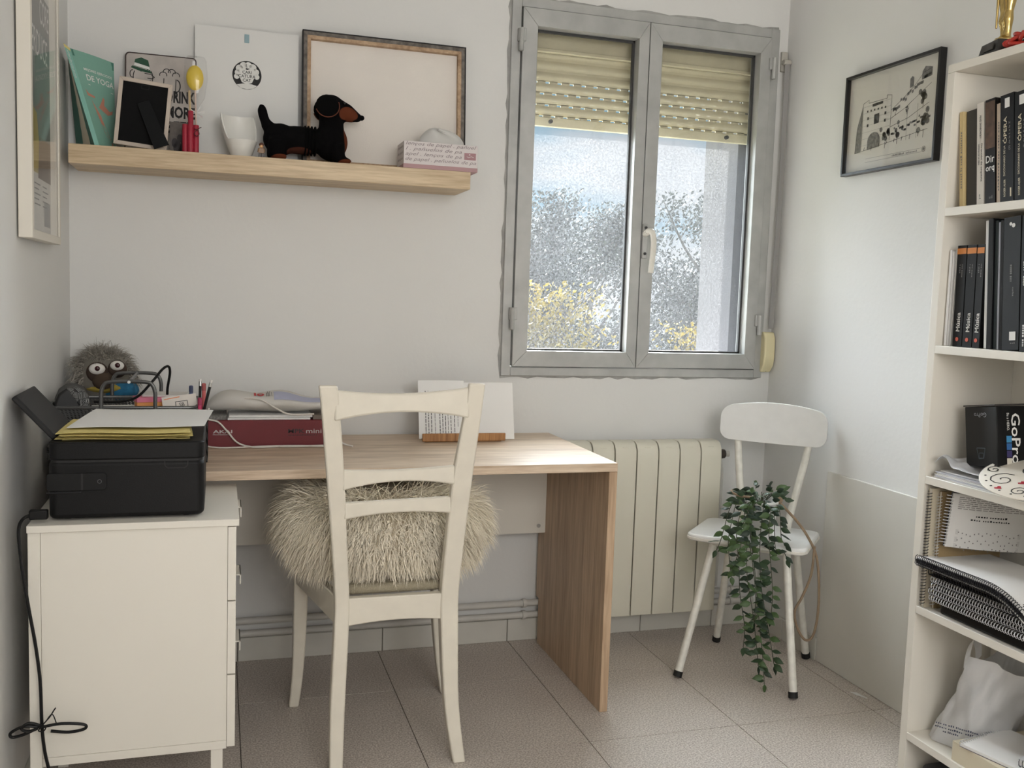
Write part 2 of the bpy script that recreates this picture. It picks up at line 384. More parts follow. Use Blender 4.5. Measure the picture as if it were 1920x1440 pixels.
# roller shutter outside the glass
SL = mat('shutter_beige', (196, 188, 158), .55, var=(20, .05))
sh = thing('roller_shutter', 'half lowered beige roller shutter with slotted slats outside the window', 'shutter', (1.85, .12, 1.80))
slat = None; pitch = .0385
SXa, SXb = 1.371, 2.329
for k in range(9):
    zz = 1.838 + pitch * k
    if slat is None:
        b = B(); pr = []
        for i in range(7):
            t = i / 6; pr.append((.112 - .006 * math.sin(math.pi * t), .006 + .030 * t))
        poly = [(y, z) for y, z in pr] + [(y + .006, z) for y, z in pr[::-1]]
        b.prism([(-y, z) for y, z in poly], SXa, SXb, Matrix(((0, 0, 1, 0), (-1, 0, 0, 0), (0, 1, 0, zz), (0, 0, 0, 1))))
        x = SXa
        while x < SXb - .005:                      # bridges between the light slots
            b.box(x, min(x + .030, SXb), .112, .117, zz - .0025, zz + .0065); x += .045
        b.box(SXa, SXb, .112, .117, zz + .0038, zz + .0065)
        slat = obj('slat', b, SL, sh)
    elif k > 3:                                     # the upper slats are pressed shut
        if k == 4:
            b = B(); b.prism([(-y, z) for y, z in poly], SXa, SXb, Matrix(((0, 0, 1, 0), (-1, 0, 0, 0), (0, 1, 0, zz), (0, 0, 0, 1)))); b.box(SXa, SXb, .112, .117, zz - .0025, zz + .0065)
            shut = obj('slat', b, SL, sh)
        else: dup(shut, sh, T((0, 0, pitch * (k - 4))))
    else:
        dup(slat, sh, T((0.019 * (k % 2), 0, pitch * k))).scale = (.998, 1, 1)
bb = obj('bottom_bar', B().box(SXa, SXb, .104, .120, 1.803, 1.836), SL, sh, bevel=.003)
for x in (1.53, 2.22): obj('stop_knob', B().tube([(x, .092, 1.820), (x, .106, 1.820)], .007, 10), ALUD, bb)
obj('box_cover', B().box(SXa, SXb, .088, .10, 2.058, 2.176).box(SXa, SXb, .080, .10, 2.050, 2.062), SL, sh, bevel=.002)
for x in (1.3635, 2.3285): obj('guide_rail', B().box(x, x + .0075, .09, .135, .96, 2.176), ALU, sh)
# stucco reveals and sill outside
STU = mat('stucco', (92, 91, 95), .95, bump=(120, .6), var=(40, .05))
struct(obj('trim_1', B().box(2.298, 2.42, .145, .40, .80, 2.4), STU))
struct(obj('trim_2', B().box(1.25, 1.372, .145, .40, .80, 2.4), STU))
struct(obj('trim_3', B().box(1.372, 2.298, .06, .42, .90, .957), mat('sill_stone', (200, 196, 190), .6), bevel=.004))
struct(obj('trim_4', B().box(1.372, 2.298, .145, .40, 2.14, 2.4), STU))
# shutter strap
st = thing('shutter_strap', 'pale grey pull strap of the roller shutter beside the window', 'strap', (2.372, -.01, .96))
pts = [(2.3785, -.028, 2.075), (2.377, -.036, 1.7), (2.3755, -.032, 1.4), (2.374, -.026, 1.12)]
bl = B()
for a, c in zip(pts[:-1], pts[1:]):
    bl.add([(a[0] - .008, a[1], a[2]), (a[0] + .008, a[1] - .006, a[2]), (c[0] + .008, c[1] - .006, c[2]), (c[0] - .008, c[1], c[2]),
            (a[0] - .008, a[1] + .0015, a[2]), (a[0] + .008, a[1] - .0045, a[2]), (c[0] + .008, c[1] - .0045, c[2]), (c[0] - .008, c[1] + .0015, c[2])],
           [(0, 1, 2, 3), (7, 6, 5, 4), (0, 4, 5, 1), (2, 6, 7, 3), (1, 5, 6, 2), (3, 7, 4, 0)])
obj('belt', bl, mat('strap_grey', (150, 148, 146), .9), st)
g = B().box(2.366, 2.391, -.012, -.001, 2.05, 2.12); g.tube([(2.364, -.028, 2.08), (2.393, -.028, 2.08)], .009, 10); g.box(2.366, 2.391, -.03, -.01, 2.074, 2.088)
obj('pulley', g, mat('strap_guide', (190, 186, 176), .5), st, bevel=.002)
poly = [(0, .958), (0, 1.108), (.026, 1.108), (.038, 1.085), (.040, 1.02), (.034, .985), (.014, .958)]
obj('winder', B().prism([(-p, z) for p, z in poly], 0, .045, Matrix(((0, 0, 1, 2.347), (1, 0, 0, 0), (0, 1, 0, 0), (0, 0, 0, 1)))), mat('cream_plastic', (226, 216, 176), .4), st, bevel=.006, seg=3)
obj('screw', B().tube([(2.37, -.017, .966), (2.37, -.012, .966)], .005, 10), ALUD, st)

# ================================================================ outside: ground and trees
struct(obj('ground', B().box(-60, 90, .6, 120, -6.1, -6.0), mat('grass_ground', (96, 100, 70), 1, var=(.5, .2)), smooth=0))
def leafmat(name, c, tr): return mat(name, c, .7, var=(1.2, .3), trans=tr)
def tree(name, label, group, x, y, top, spread, depth, leaves, lmat, size, seed, bottom):
    rnd = random.Random(seed)
    t = thing(name, label, 'tree', (x, y, -6.0), group)
    bark = mat('bark', (88, 80, 72), .9)
    b = B(); b.tube([(x, y, -6.0), (x + .1, y, -3), (x, y, -.5), (x + .05, y, top - 1.0)], [.22, .18, .12, .03], 8)
    tips = []
    for k in range(26):
        a = rnd.uniform(0, 6.283); z0 = rnd.uniform(bottom + .1, top - 1.2); L = rnd.uniform(.4, 1.0) * spread
        tip = V((x + math.cos(a) * L, y + math.sin(a) * depth * rnd.uniform(.3, 1), min(top, z0 + rnd.uniform(.6, 2.0))))
        mid = V((x, y, z0)).lerp(tip, .5) + V((0, 0, -.15))
        b.tube(sm([(x, y, z0), mid, tip], 3), [.05, .04, .035, .03, .025, .018, .010], 5)
        tips.append((mid, tip))
        for q in range(3):
            s = mid.lerp(tip, rnd.random()); e = s + V((rnd.uniform(-.6, .6), rnd.uniform(-.4, .4), rnd.uniform(.2, .9)))
            if e.z > top + .2: e.z = top + .2
            b.tube([s, e], [.014, .005], 4); tips.append((s, e))
    obj('trunk', b, bark, t)
    lf = B()
    for k in range(leaves):
        m_, e = rnd.choice(tips); p = m_.lerp(e, rnd.random() ** .7) + V((rnd.gauss(0, .28), rnd.gauss(0, .28), rnd.gauss(0, .22)))
        if p.z > top + .25 or p.z < bottom - .5: continue
        n = V((rnd.gauss(0, 1), rnd.gauss(0, 1), rnd.gauss(0, 1))).normalized(); u = n.orthogonal().normalized(); w = n.cross(u); s = size * rnd.uniform(.6, 1.3)
        lf.add([p - u * s, p + w * s * .5, p + u * s, p - w * s * .5], [(0, 1, 2, 3)])
    o = obj('foliage', lf, lmat, t, smooth=0, recalc=False); o['kind'] = 'stuff'
GREYL = leafmat('dusty_green_leaves', (46, 52, 46), .1); YEL = leafmat('autumn_yellow_leaves', (112, 96, 16), .3)
gl_ = 'grey green trees in a row outside the window'
for i, (x, y, tp, sp) in enumerate([(2.6, 17, 3.1, 1.7), (7.0, 17, 3.3, 1.7), (11.2, 17, 3.45, 1.7), (15.4, 17, 3.3, 1.7), (5.6, 20.6, 3.6, 1.8), (9.8, 20.6, 3.5, 1.6), (14.4, 20.6, 3.9, 1.7)]):
    tree('grey_tree', 'dusty grey green tree with thin bare top twigs outside the window', gl_, x, y, tp, sp, 1.0, 12000, GREYL, .055, 11 + i, -1.2)
tree('yellow_tree', 'large yellow autumn tree in front of the grey trees outside', None, 5.45, 12, 1.25, .85, 1.0, 5000, YEL, .045, 40, -1.5)
tree('yellow_tree', 'small yellow autumn tree low behind the right window pane', None, 8.75, 12.2, .62, .5, .8, 2600, YEL, .045, 41, -1.6)

# ================================================================ heating pipes and radiator
PIPE = mat('painted_pipe', (204, 201, 194), .5, var=(18, .05))
for z, lb in ((.140, 'upper painted heating pipe running along the wall above the skirting'), (.098, 'lower painted heating pipe running along the wall just above the skirting')):
    p = thing('heating_pipe', lb, 'pipe', (.2, -.028, z), 'heating pipes')
    obj('tube', B().tube([(.012, -.028, z), (2.32, -.028, z), (2.36, -.028, z)], .0115, 12), PIPE, p)
    for x in (.30, 1.453, 2.268):
        c = B().box(x - .006, x + .006, -.042, 0, z - .004, z + .004); c.tube([(x - .006, -.028, z), (x + .006, -.028, z)], .0155, 14)
        obj('clip', c, PIPE, p)
RAD = mat('radiator_enamel', (216, 212, 196), .38, var=(6, .02))
rad = thing('radiator', 'cream sectional aluminium radiator under the window beside the desk', 'radiator', (1.86, -.08, .095))
sec = None
MX = Matrix(((0, 0, 1, 0), (1, 0, 0, 0), (0, 1, 0, 0), (0, 0, 0, 1)))      # (u,v,w)->(Y,Z,X)
for k in range(7):
    x0 = 1.570 + .0827 * k
    if sec is None:
        b = B(); pf = [(-.120, .100), (-.120, .660), (-.117, .690), (-.106, .709), (-.090, .717), (-.045, .717), (-.045, .708), (-.088, .706), (-.101, .698), (-.109, .684), (-.112, .655), (-.112, .100)]
        b.prism(pf, x0 + .0020, x0 + .0807, MX)
        b.box(x0 + .030, x0 + .053, -.113, -.045, .115, .700); b.box(x0 + .006, x0 + .077, -.050, -.045, .12, .70)
        b.tube([(x0, -.075, .15), (x0 + .0827, -.075, .15)], .02, 12); b.tube([(x0, -.075, .665), (x0 + .0827, -.075, .665)], .02, 12)
        sec = obj('section', b, RAD, rad, bevel=.0015)
    else: dup(sec, rad, T((.0827 * k, 0, 0)))
obj('bracket', B().box(1.70, 1.72, -.05, 0, .62, .66), RAD, rad); obj('bracket', B().box(2.02, 2.04, -.05, 0, .62, .66), RAD, rad)
vl = obj('valve', B().tube([(2.149, -.075, .665), (2.20, -.075, .665)], .011, 12).tube([(2.185, -.075, .665), (2.185, -.028, .665), (2.20, -.028, .60), (2.20, -.028, .16)], .008, 8), PIPE, rad)
obj('valve_knob', B().tube([(2.158, -.075, .665), (2.163, -.075, .665), (2.182, -.075, .665)], [.013, .018, .016], 12), mat('dark_knob', (70, 62, 55), .5), vl)

# ================================================================ desk
DESKT = wood('oak_top', (178, 152, 126), (226, 206, 182), (.7, 9, 9), 3.0, .38)
DESKV = wood('oak_upright', (164, 136, 108), (208, 180, 150), (9, 9, .6), 3.0, .45)
dk = thing('desk', 'light oak laminate desk with panel legs against the back wall', 'desk', (.77, -.32, 0))
obj('desk_top', B().box(.045, 1.525, -.625, -.018, .715, .74), DESKT, dk, bevel=.0012)
for xa_, xb_, yf_ in ((1.500, 1.525, -.625), (.045, .070, -.575)):       # notched at the back for the pipes
    obj('leg_panel', B().prism([(yf_, 0), (-.044, 0), (-.044, .160), (-.018, .160), (-.018, .7148), (yf_, .7148)], xa_, xb_, MX), DESKV, dk, bevel=.0012)
mp_ = obj('modesty_panel', B().box(.0705, 1.4995, -.090, -.074, .405, .7148), MEL, dk)
obj('screw_cap', B().tube([(1.475, -.092, .43), (1.475, -.0895, .43)], .007, 12), mat('cap_grey', (170, 166, 160), .5), mp_)

# ================================================================ drawer cabinet
cb = thing('drawer_cabinet', 'white drawer cabinet under the printer next to the desk', 'cabinet', (.26, -.78, 0))
y0, y1 = -.980, -.590
obj('top', B().box(.049, .472, y0 - .008, y1, .685, .700), MEL, cb, bevel=.001)
obj('side_panel', B().box(.074, .448, y0, y0 + .015, .195, .6848), MEL, cb, bevel=.0006)
obj('bottom_rail', B().box(.074, .448, y0 - .001, y0 + .017, .176, .1946), MEL, cb, bevel=.0006)
obj('leg_stile', B().box(.050, .0735, y0 - .002, y0 + .035, 0, .6848), MEL, cb, bevel=.0006)
obj('leg_stile', B().box(.050, .0735, y1 - .035, y1, 0, .6848), MEL, cb, bevel=.0006)
obj('side_panel', B().box(.074, .448, y1 - .015, y1, .176, .6848), MEL, cb, bevel=.0006)
obj('back_panel', B().box(.052, .060, y0 + .035, y1 - .035, .176, .6848), MEL, cb)
obj('leg', B().box(.415, .44, y0 + .004, y0 + .03, 0, .1755), MEL, cb); obj('leg', B().box(.415, .44, y1 - .03, y1 - .004, 0, .1755), MEL, cb)
for z0, z1 in ((.517, .682), (.349, .514), (.181, .346)):
    d = obj('drawer', B().box(.4485, .466, y0 - .003, y1, z0, z1).box(.09, .4485, y0 + .02, y1 - .02, z0 + .02, z1 - .03), MEL, cb, bevel=.0008)
    obj('handle', B().box(.466, .482, -.745, -.660, z1 - .012, z1 - .009).box(.479, .482, -.745, -.660, z1 - .034, z1 - .009).box(.4665, .4685, -.745, -.66, z1 - .03, z1 - .009), WHITE, d, bevel=.0006)

# ================================================================ wooden dining chair (back to the camera) and sheepskin
CH = mat('cream_gloss_paint', (226, 219, 204), .35, var=(25, .03), bump=(80, .06))
ch = thing('dining_chair', 'cream painted wooden ladder back chair drawn up to the desk', 'chair', (.86, -.6, 0))
def post(pts, wd):      # pts: (x_center, y, z); square section wd x wd2
    b = B(); vs = []; n = len(pts)
    for (x, y, z, w, d) in pts: vs += [(x - w / 2, y - d / 2, z), (x + w / 2, y - d / 2, z), (x + w / 2, y + d / 2, z), (x - w / 2, y + d / 2, z)]
    fs = [(0, 3, 2, 1), tuple(4 * (n - 1) + k for k in range(4))]
    for i in range(n - 1):
        for k in range(4): fs.append((4 * i + k, 4 * i + (k + 1) % 4, 4 * i + 4 + (k + 1) % 4, 4 * i + 4 + k))
    return b.add(vs, fs)
def smp(rows, n=5):
    a = sm([V(r[:3]) for r in rows], n); w = sm([V((r[3], r[4], 0)) for r in rows], n)
    return [(p.x, p.y, p.z, q.x, q.y) for p, q in zip(a, w)]
L = [(.712, -.815, .0, .032, .030), (.716, -.785, .15, .036, .036), (.7245, -.768, .36, .036, .040), (.7245, -.768, .45, .036, .038), (.712, -.795, .60, .038, .030), (.698, -.828, .75, .042, .026), (.6785, -.868, .93, .043, .022), (.671, -.880, .985, .043, .020)]
Rr = [(1.028, -.815, .0, .032, .030), (1.010, -.785, .15, .038, .036), (1.002, -.768, .36, .046, .040), (1.002, -.768, .45, .046, .038), (1.007, -.795, .60, .048, .030), (1.0125, -.828, .75, .050, .026), (1.026, -.868, .93, .042, .022), (1.030, -.880, .992, .040, .020)]
obj('rear_post', post(smp(L), 0), CH, ch, bevel=.004); obj('rear_post', post(smp(Rr), 0), CH, ch, bevel=.004)
FLg = [(.640, -.385, .0, .028, .028), (.650, -.380, .10, .032, .032), (.655, -.378, .25, .038, .038), (.656, -.378, .44, .042, .042)]
FRg = [(1.090, -.385, .0, .028, .028), (1.076, -.380, .10, .032, .032), (1.064, -.378, .25, .038, .038), (1.060, -.378, .44, .042, .042)]
obj('front_leg', post(smp(FLg), 0), CH, ch, bevel=.004); obj('front_leg', post(smp(FRg), 0), CH, ch, bevel=.004)
def rail(x0, x1, y0_, bow, ztop, zbot, th):      # curved back rail between the posts, ztop/zbot functions of t
    b = B(); n = 12; vs = []
    for i in range(n + 1):
        t = i / n; x = x0 + (x1 - x0) * t; y = y0_ + bow * 4 * t * (1 - t); zt, zb = ztop(t), zbot(t)
        vs += [(x, y - th / 2, zb), (x, y - th / 2, zt), (x, y + th / 2, zt), (x, y + th / 2, zb)]
    fs = [(0, 1, 2, 3), tuple(4 * n + k for k in (3, 2, 1, 0))]
    for i in range(n):
        for k in range(4): fs.append((4 * i + k, 4 * i + 4 + k, 4 * i + 4 + (k + 1) % 4, 4 * i + (k + 1) % 4))
    return b.add(vs, fs)
q = lambda t: 4 * t * (1 - t)
obj('top_rail', rail(.688, 1.014, -.872, .020, lambda t: .974 - .014 * q(t) + .008 * t, lambda t: .900 + .016 * q(t) + .006 * t, .020), CH, ch, bevel=.005)
obj('back_rail', rail(.715, .993, -.832, .018, lambda t: .776 - .008 * q(t) + .006 * t, lambda t: .726 + .012 * q(t) + .008 * t, .018), CH, ch, bevel=.004)
obj('back_rail', rail(.722, .988, -.816, .018, lambda t: .692 - .004 * q(t) + .008 * t, lambda t: .650 + .006 * q(t) + .008 * t, .018), CH, ch, bevel=.004)
obj('seat_rail', rail(.738, .985, -.768, .0, lambda t: .438, lambda t: .366 + .008 * q(t) + .003 * t, .024), CH, ch, bevel=.003)
for (xa, ya, xb, yb) in ((.722, -.755, .652, -.395), (1.000, -.755, 1.062, -.395)):
    dx, dy = xb - xa, yb - ya; Ln = math.hypot(dx, dy)
    obj('seat_rail', B().box(0, Ln, -.011, .011, .366, .438, T((xa, ya, 0)) @ Matrix.Rotation(math.atan2(dy, dx), 4, 'Z')), CH, ch, bevel=.003)
obj('seat_rail', B().box(.672, 1.044, -.389, -.367, .366, .438), CH, ch, bevel=.003)
# feet pads, upholstered seat
for x, y in ((.712, -.815), (1.028, -.815), (.640, -.385), (1.090, -.385)): pass
LIN = mat('beige_linen', (156, 147, 126), .95, bump=(500, .8), var=(300, .15))
sp = [(.742, -.752), (.984, -.752), (1.05, -.37), (1.03, -.352), (.69, -.352), (.665, -.37)]
b = B(); b.prism(sp, .436, .462); obj('seat', b, LIN, ch, bevel=.012, seg=3)

SHEEP = mat('sheepskin_wool', (247, 237, 217), .9, var=(14, .08)); SHEEPD = mat('sheepskin_hide', (205, 192, 168), .95)
sk = thing('sheepskin', 'fluffy ivory sheepskin folded over the chair seat', 'sheepskin', (.87, -.53, .463))
cx, cy, cz = .872, -.505, .570
def skin_pt(a, e, k=1.0):   # super-ellipsoid with a fold groove
    ca, sa, ce, se = math.cos(a), math.sin(a), math.cos(e), math.sin(e)
    pw = lambda v, p: math.copysign(abs(v) ** p, v)
    gr = 1 - .13 * math.exp(-((se + .35) / .16) ** 2)
    x = cx + .255 * k * gr * pw(ce, .55) * pw(ca, .8); y = cy + .222 * k * gr * pw(ce, .55) * pw(sa, .8); z = cz + .098 * k * pw(se, .75)
    return V((x, y, z))
b = B(); nA, nE = 40, 18
b.grid(lambda u, v: tuple(skin_pt(2 * math.pi * u, -math.pi / 2 + math.pi * v)), nA, nE); obj('hide', b, SHEEPD, sk, smooth=180)
rnd = random.Random(3); fur = B()
def lock(p, n, length, width, curl, droop, bld, rnd):
    g = V((0, 0, -1)); d = (n + V((rnd.gauss(0, .35), rnd.gauss(0, .35), rnd.gauss(0, .3)))).normalized(); side = d.cross(V((rnd.gauss(0, 1), rnd.gauss(0, 1), rnd.gauss(0, 1))))
    side = side.normalized() if side.length > 1e-4 else d.orthogonal().normalized()
    pts = [p]; q_ = p.copy(); nseg = 4
    for i in range(nseg):
        d = (d + g * droop * (i + 1) / nseg + side * curl * rnd.uniform(-1, 1)).normalized(); q_ = q_ + d * length / nseg; pts.append(q_.copy())
    vs = []
    for i, pp in enumerate(pts[:-1]):
        w = width * (1 - i / nseg) ** .6; vs += [pp - side * w, pp + side * w]
    vs.append(pts[-1]); m = len(vs)
    bld.add(vs, [(2 * i, 2 * i + 1, 2 * i + 3, 2 * i + 2) for i in range(nseg - 1)] + [(m - 3, m - 2, m - 1)])
for k in range(4200):
    a = rnd.uniform(0, 2 * math.pi); s = rnd.uniform(-.75, .97); e = math.asin(s)
    p = skin_pt(a, e); p2 = skin_pt(a, e, 1.05); n = (p2 - p).normalized(); n = (n + V(((p.x - cx) * 1.2, (p.y - cy) * 1.2, .1))).normalized()
    for j in range(7):                      # wool clings in locks: hairs share a start direction
        lock(p + V((rnd.gauss(0, .006), rnd.gauss(0, .006), rnd.gauss(0, .004))), n, rnd.uniform(.045, .095), .0012, .20, .70 if s < .6 else .35, fur, rnd)
fur.v = [(x, max(y, -.752), min(z, .7135)) for x, y, z in fur.v]
fo = obj('wool', fur, SHEEP, sk, smooth=180, recalc=False); fo['kind'] = 'stuff'

# ================================================================ white kitchen chair with a trailing plant
kc = thing('kitchen_chair', 'white vinyl chair with slim metal legs standing in the corner', 'chair', (2.1208, -.412, 0), rot=(0, 0, math.radians(-44)))
# own space: +x along the seat width (to the right), +y towards the backrest
VIN = mat('white_vinyl', (230, 230, 228), .35, var=(30, .02)); ENA = mat('chipped_white_enamel', (222, 219, 210), .4, var=(40, .10)); RUB = mat('black_rubber', (22, 22, 22), .7)
def leg(top, foot):
    l = obj('leg', B().tube([top, foot], .0125, 12), ENA, kc)
    d = (V(foot) - V(top)).normalized(); f = V(foot)
    obj('foot_cap', B().tube([f - d * .006, f + d * .012], .0145, 12), RUB, l)
for tp, ft in (((-.120, -.055, .436), (-.178, -.204, .015)), ((.115, -.075, .436), (.180, -.178, .015)), ((-.105, .115, .436), (-.157, .186, .015)), ((.105, .115, .436), (.152, .192, .015))): leg(tp, ft)
poly = rrect(-.200, .182, -.128, .160, .035, 5)
seat = obj('seat', B().prism(poly, .434, .456), VIN, kc, bevel=.006, seg=3)
obj('edge_band', B().prism(rrect(-.202, .184, -.130, .162, .036, 5), .437, .446), ENA, seat, bevel=.002)
obj('apron', B().prism(rrect(-.13, .13, -.085, .125, .03, 4), .418, .434), ENA, kc)
for s in (-1, 1):
    obj('back_post', B().tube(sm([(s * .070, .128, .42), (s * .085, .140, .52), (s * .112, .178, .68), (s * .125, .198, .78)], 4), .0125, 12), ENA, kc)
b = B(); n = 36; outl = []
cr = lambda t: .034 - math.sqrt(max(0, .034 ** 2 - max(0, (abs(t) - 1) * .18 + .034) ** 2))
ec_ = lambda i: math.sin((i / n - .5) * math.pi)
for i in range(n + 1):
    t = ec_(i); outl.append((t, (.850 + .022 * (1 - t * t)) - cr(t)))
for i in range(n, -1, -1):
    t = ec_(i); outl.append((t, .738 - .004 * (1 - t * t) + cr(t)))
m = len(outl); vs = []
yb_ = lambda t, z: .188 - .012 * (1 - t * t) * -1 + (z - .79) * .10 - .010
for dy in (0, .018):
    for t, z in outl: vs.append((t * .180, yb_(t, z) + dy - .008, z))
h = n + 1; fs = []
for o_ in (0, m):
    for i in range(n):
        a, c = o_ + i, o_ + i + 1; e, f_ = o_ + m - 1 - i, o_ + m - 2 - i; fs.append((a, c, f_, e))
for i in range(m): fs.append((i, (i + 1) % m, m + (i + 1) % m, m + i))
b.add(vs, fs); obj('backrest', b, VIN, kc, bevel=.005, seg=3)

KM = T((2.1208, -.412, 0)) @ Matrix.Rotation(math.radians(-44), 4, 'Z')      # chair space -> world
def kw(x, y, z): return KM @ V((x, y, z))
pc = kw(.020, -.045, .456)
pl = thing('trailing_plant', 'artificial trailing plant in a white bucket on the corner chair', 'plant', tuple(pc))
BKT = mat('white_zinc', (226, 226, 224), .4, .1)
obj('pot', B().lathe([(.040, 0), (.047, .055), (.048, .058), (.054, .115), (.058, .119), (.058, .125), (.052, .125), (.050, .10), (.0, .10)], 28, T(pc)), BKT, pl)
ROPE = mat('jute_rope', (142, 122, 100), .95, bump=(300, .8))
rope_r = [kw(.075, -.040, .580), kw(.098, -.045, .562), kw(.140, -.04, .520), kw(.172, -.03, .475), kw(.200, -.03, .42), kw(.214, -.035, .34), kw(.218, -.04, .24), kw(.208, -.045, .165), kw(.185, -.05, .148), kw(.158, -.05, .185), kw(.148, -.048, .235), kw(.168, -.045, .285), kw(.190, -.04, .36), kw(.194, -.035, .45)]
obj('rope_handle', B().tube(sm(rope_r, 6), .0042, 8), ROPE, pl)
obj('rope_knot', B().ell(kw(.078, -.04, .585), (.011, .010, .013)), ROPE, pl)
obj('rope_handle', B().tube(sm([kw(-.032, -.045, .560), kw(-.045, -.05, .585), kw(-.065, -.06, .600), kw(-.068, -.085, .603), kw(-.040, -.10, .596), kw(.0, -.11, .597), kw(.015, -.112, .598)], 5), .004, 8), ROPE, pl)
LEAFM = [mat('plant_leaf_%s' % k, c, .5, var=(40, .15), trans=.12) for k, c in (('dark', (34, 52, 36)), ('mid', (48, 70, 44)), ('light', (70, 94, 54)))]
STEM = mat('plant_stem', (58, 62, 44), .7)
lfm = B(); lw = [0, .38, .5, .42, .22, 0]; vs = []
for i, w in enumerate(lw):
    t = i / 5; z = -.10 * math.sin(t * math.pi) * 0 + .12 * t * (1 - t) * 4 * .5
    vs += [(t, -w * .52, z - .06 * (w > 0)), (t, 0, z + .02), (t, w * .52, z - .06 * (w > 0))]
fs = []
for i in range(5):
    for k in range(2): fs.append((3 * i + k, 3 * i + k + 1, 3 * i + 4 + k, 3 * i + 3 + k))
leafme = []
for m_ in LEAFM:
    me = mesh_of(B().add(vs, fs), 'leaf', smooth=180); me.materials.append(m_); leafme.append(me)
rnd = random.Random(21); nleaf = 0
def put_leaf(p, d, size):
    global nleaf
    if nleaf >= 290: return
    nleaf += 1
    o = bpy.data.objects.new('leaf', rnd.choice(leafme)); C.objects.link(o); o.parent = pl
    d = d.normalized(); vw = (V((.43, -3.13, 1.2)) - p).normalized(); nrm = (vw + V((rnd.gauss(0, .45), rnd.gauss(0, .45), rnd.gauss(.25, .4)))).normalized()
    y = nrm.cross(d); y = y.normalized() if y.length > .01 else d.orthogonal().normalized(); z = d.cross(y)
    M = Matrix(((d.x, y.x, z.x, 0), (d.y, y.y, z.y, 0), (d.z, y.z, z.z, 0), (0, 0, 0, 1)))
    o.matrix_local = T(p - V(pc)) @ M @ Matrix.Scale(size, 4)
# vines: control points in chair space (x, y, z)
vines = [
 [(.02, -.06, .575), (.015, -.12, .575), (.02, -.165, .50), (.045, -.178, .36), (.065, -.178, .22), (.080, -.175, .12), (.091, -.175, .025)],
 [(.0, -.07, .575), (.0, -.13, .57), (.01, -.17, .48), (.02, -.180, .36), (.045, -.18, .24), (.06, -.18, .15), (.07, -.178, .08)],
 [(.04, -.07, .575), (.045, -.12, .57), (.05, -.165, .47), (.062, -.178, .35), (.085, -.178, .24), (.105, -.175, .15), (.118, -.175, .09)],
 [(-.01, -.06, .57), (-.02, -.11, .57), (-.025, -.16, .49), (-.010, -.175, .40), (.0, -.178, .30), (.02, -.178, .2), (.02, -.178, .13)],
 [(.05, -.06, .57), (.065, -.11, .56), (.075, -.158, .49), (.090, -.175, .40), (.100, -.175, .31), (.098, -.175, .24)],
 [(-.03, -.05, .57), (-.050, -.08, .58), (-.060, -.12, .555), (-.068, -.145, .50), (-.075, -.160, .455), (-.085, -.165, .425)],
 [(-.02, -.06, .57), (-.045, -.09, .57), (-.048, -.135, .52), (-.050, -.160, .46), (-.040, -.172, .40), (-.030, -.175, .35)],
 [(.06, -.05, .57), (.085, -.08, .57), (.098, -.11, .53), (.110, -.14, .485), (.125, -.15, .47)],
 [(.05, -.06, .57), (.075, -.10, .55), (.090, -.15, .50), (.100, -.165, .455), (.125, -.168, .45), (.135, -.168, .43)],
 [(.01, -.06, .57), (.015, -.12, .565), (.02, -.168, .47), (.035, -.18, .40), (.05, -.18, .30), (.05, -.18, .22)],
 [(-.01, -.07, .575), (-.01, -.13, .56), (-.005, -.17, .47), (-.02, -.178, .40), (-.03, -.178, .37)],
]
for vi, pts in enumerate(vines):
    pw = sm([kw(*p) for p in pts], 6)
    obj('stem', B().tube(pw, .0013, 5), STEM, pl)
    tot = 0
    for i in range(2, len(pw)):
        a, c = pw[i - 1], pw[i]; tot += (c - a).length
        if tot > .0135:
            tot = 0; tdir = (c - a).normalized(); lat = KM.to_3x3() @ V((rnd.choice((-1, 1)), rnd.uniform(-.7, .3), rnd.uniform(-.55, .25)))
            put_leaf(c, tdir * .25 + lat.normalized(), rnd.uniform(.027, .041))
    put_leaf(pw[-1], pw[-1] - pw[-2], .03)
for k in range(44):                          # leaves spreading over the rim
    a = rnd.uniform(0, 6.283); rr = rnd.uniform(.015, .075); zz = .585 + rnd.uniform(-.015, .035)
    p = kw(.02 + math.cos(a) * rr, -.045 + math.sin(a) * rr, zz); put_leaf(p, KM.to_3x3() @ V((math.cos(a), math.sin(a), rnd.uniform(-.2, .6))), rnd.uniform(.030, .044))
b = B()
for k in range(16):
    a = rnd.uniform(0, 6.283); rr = rnd.uniform(.03, .075)
    b.tube(sm([kw(.02, -.045, .555), kw(.02 + math.cos(a) * rr * .5, -.045 + math.sin(a) * rr * .5, .595), kw(.02 + math.cos(a) * rr, -.045 + math.sin(a) * rr, .59)], 3), .0012, 4)
obj('stem_tuft', b, STEM, pl)

# ================================================================ wall shelf and what stands on it
SHW = wood('oak_shelf', (174, 148, 114), (216, 194, 160), (.6, 8, 9), 3.5, .45)
sf = obj('wall_shelf', B().box(.026, 1.172, -.200, -.001, 1.5335, 1.587), SHW, bevel=.0012)
tag(sf, 'thick light oak floating shelf on the back wall', 'shelf')
ST = 1.5872                                   # shelf top
PXZ = lambda o: frame(o, (1, 0, 0), (0, 0, 1))          # print plane facing the camera (-Y)

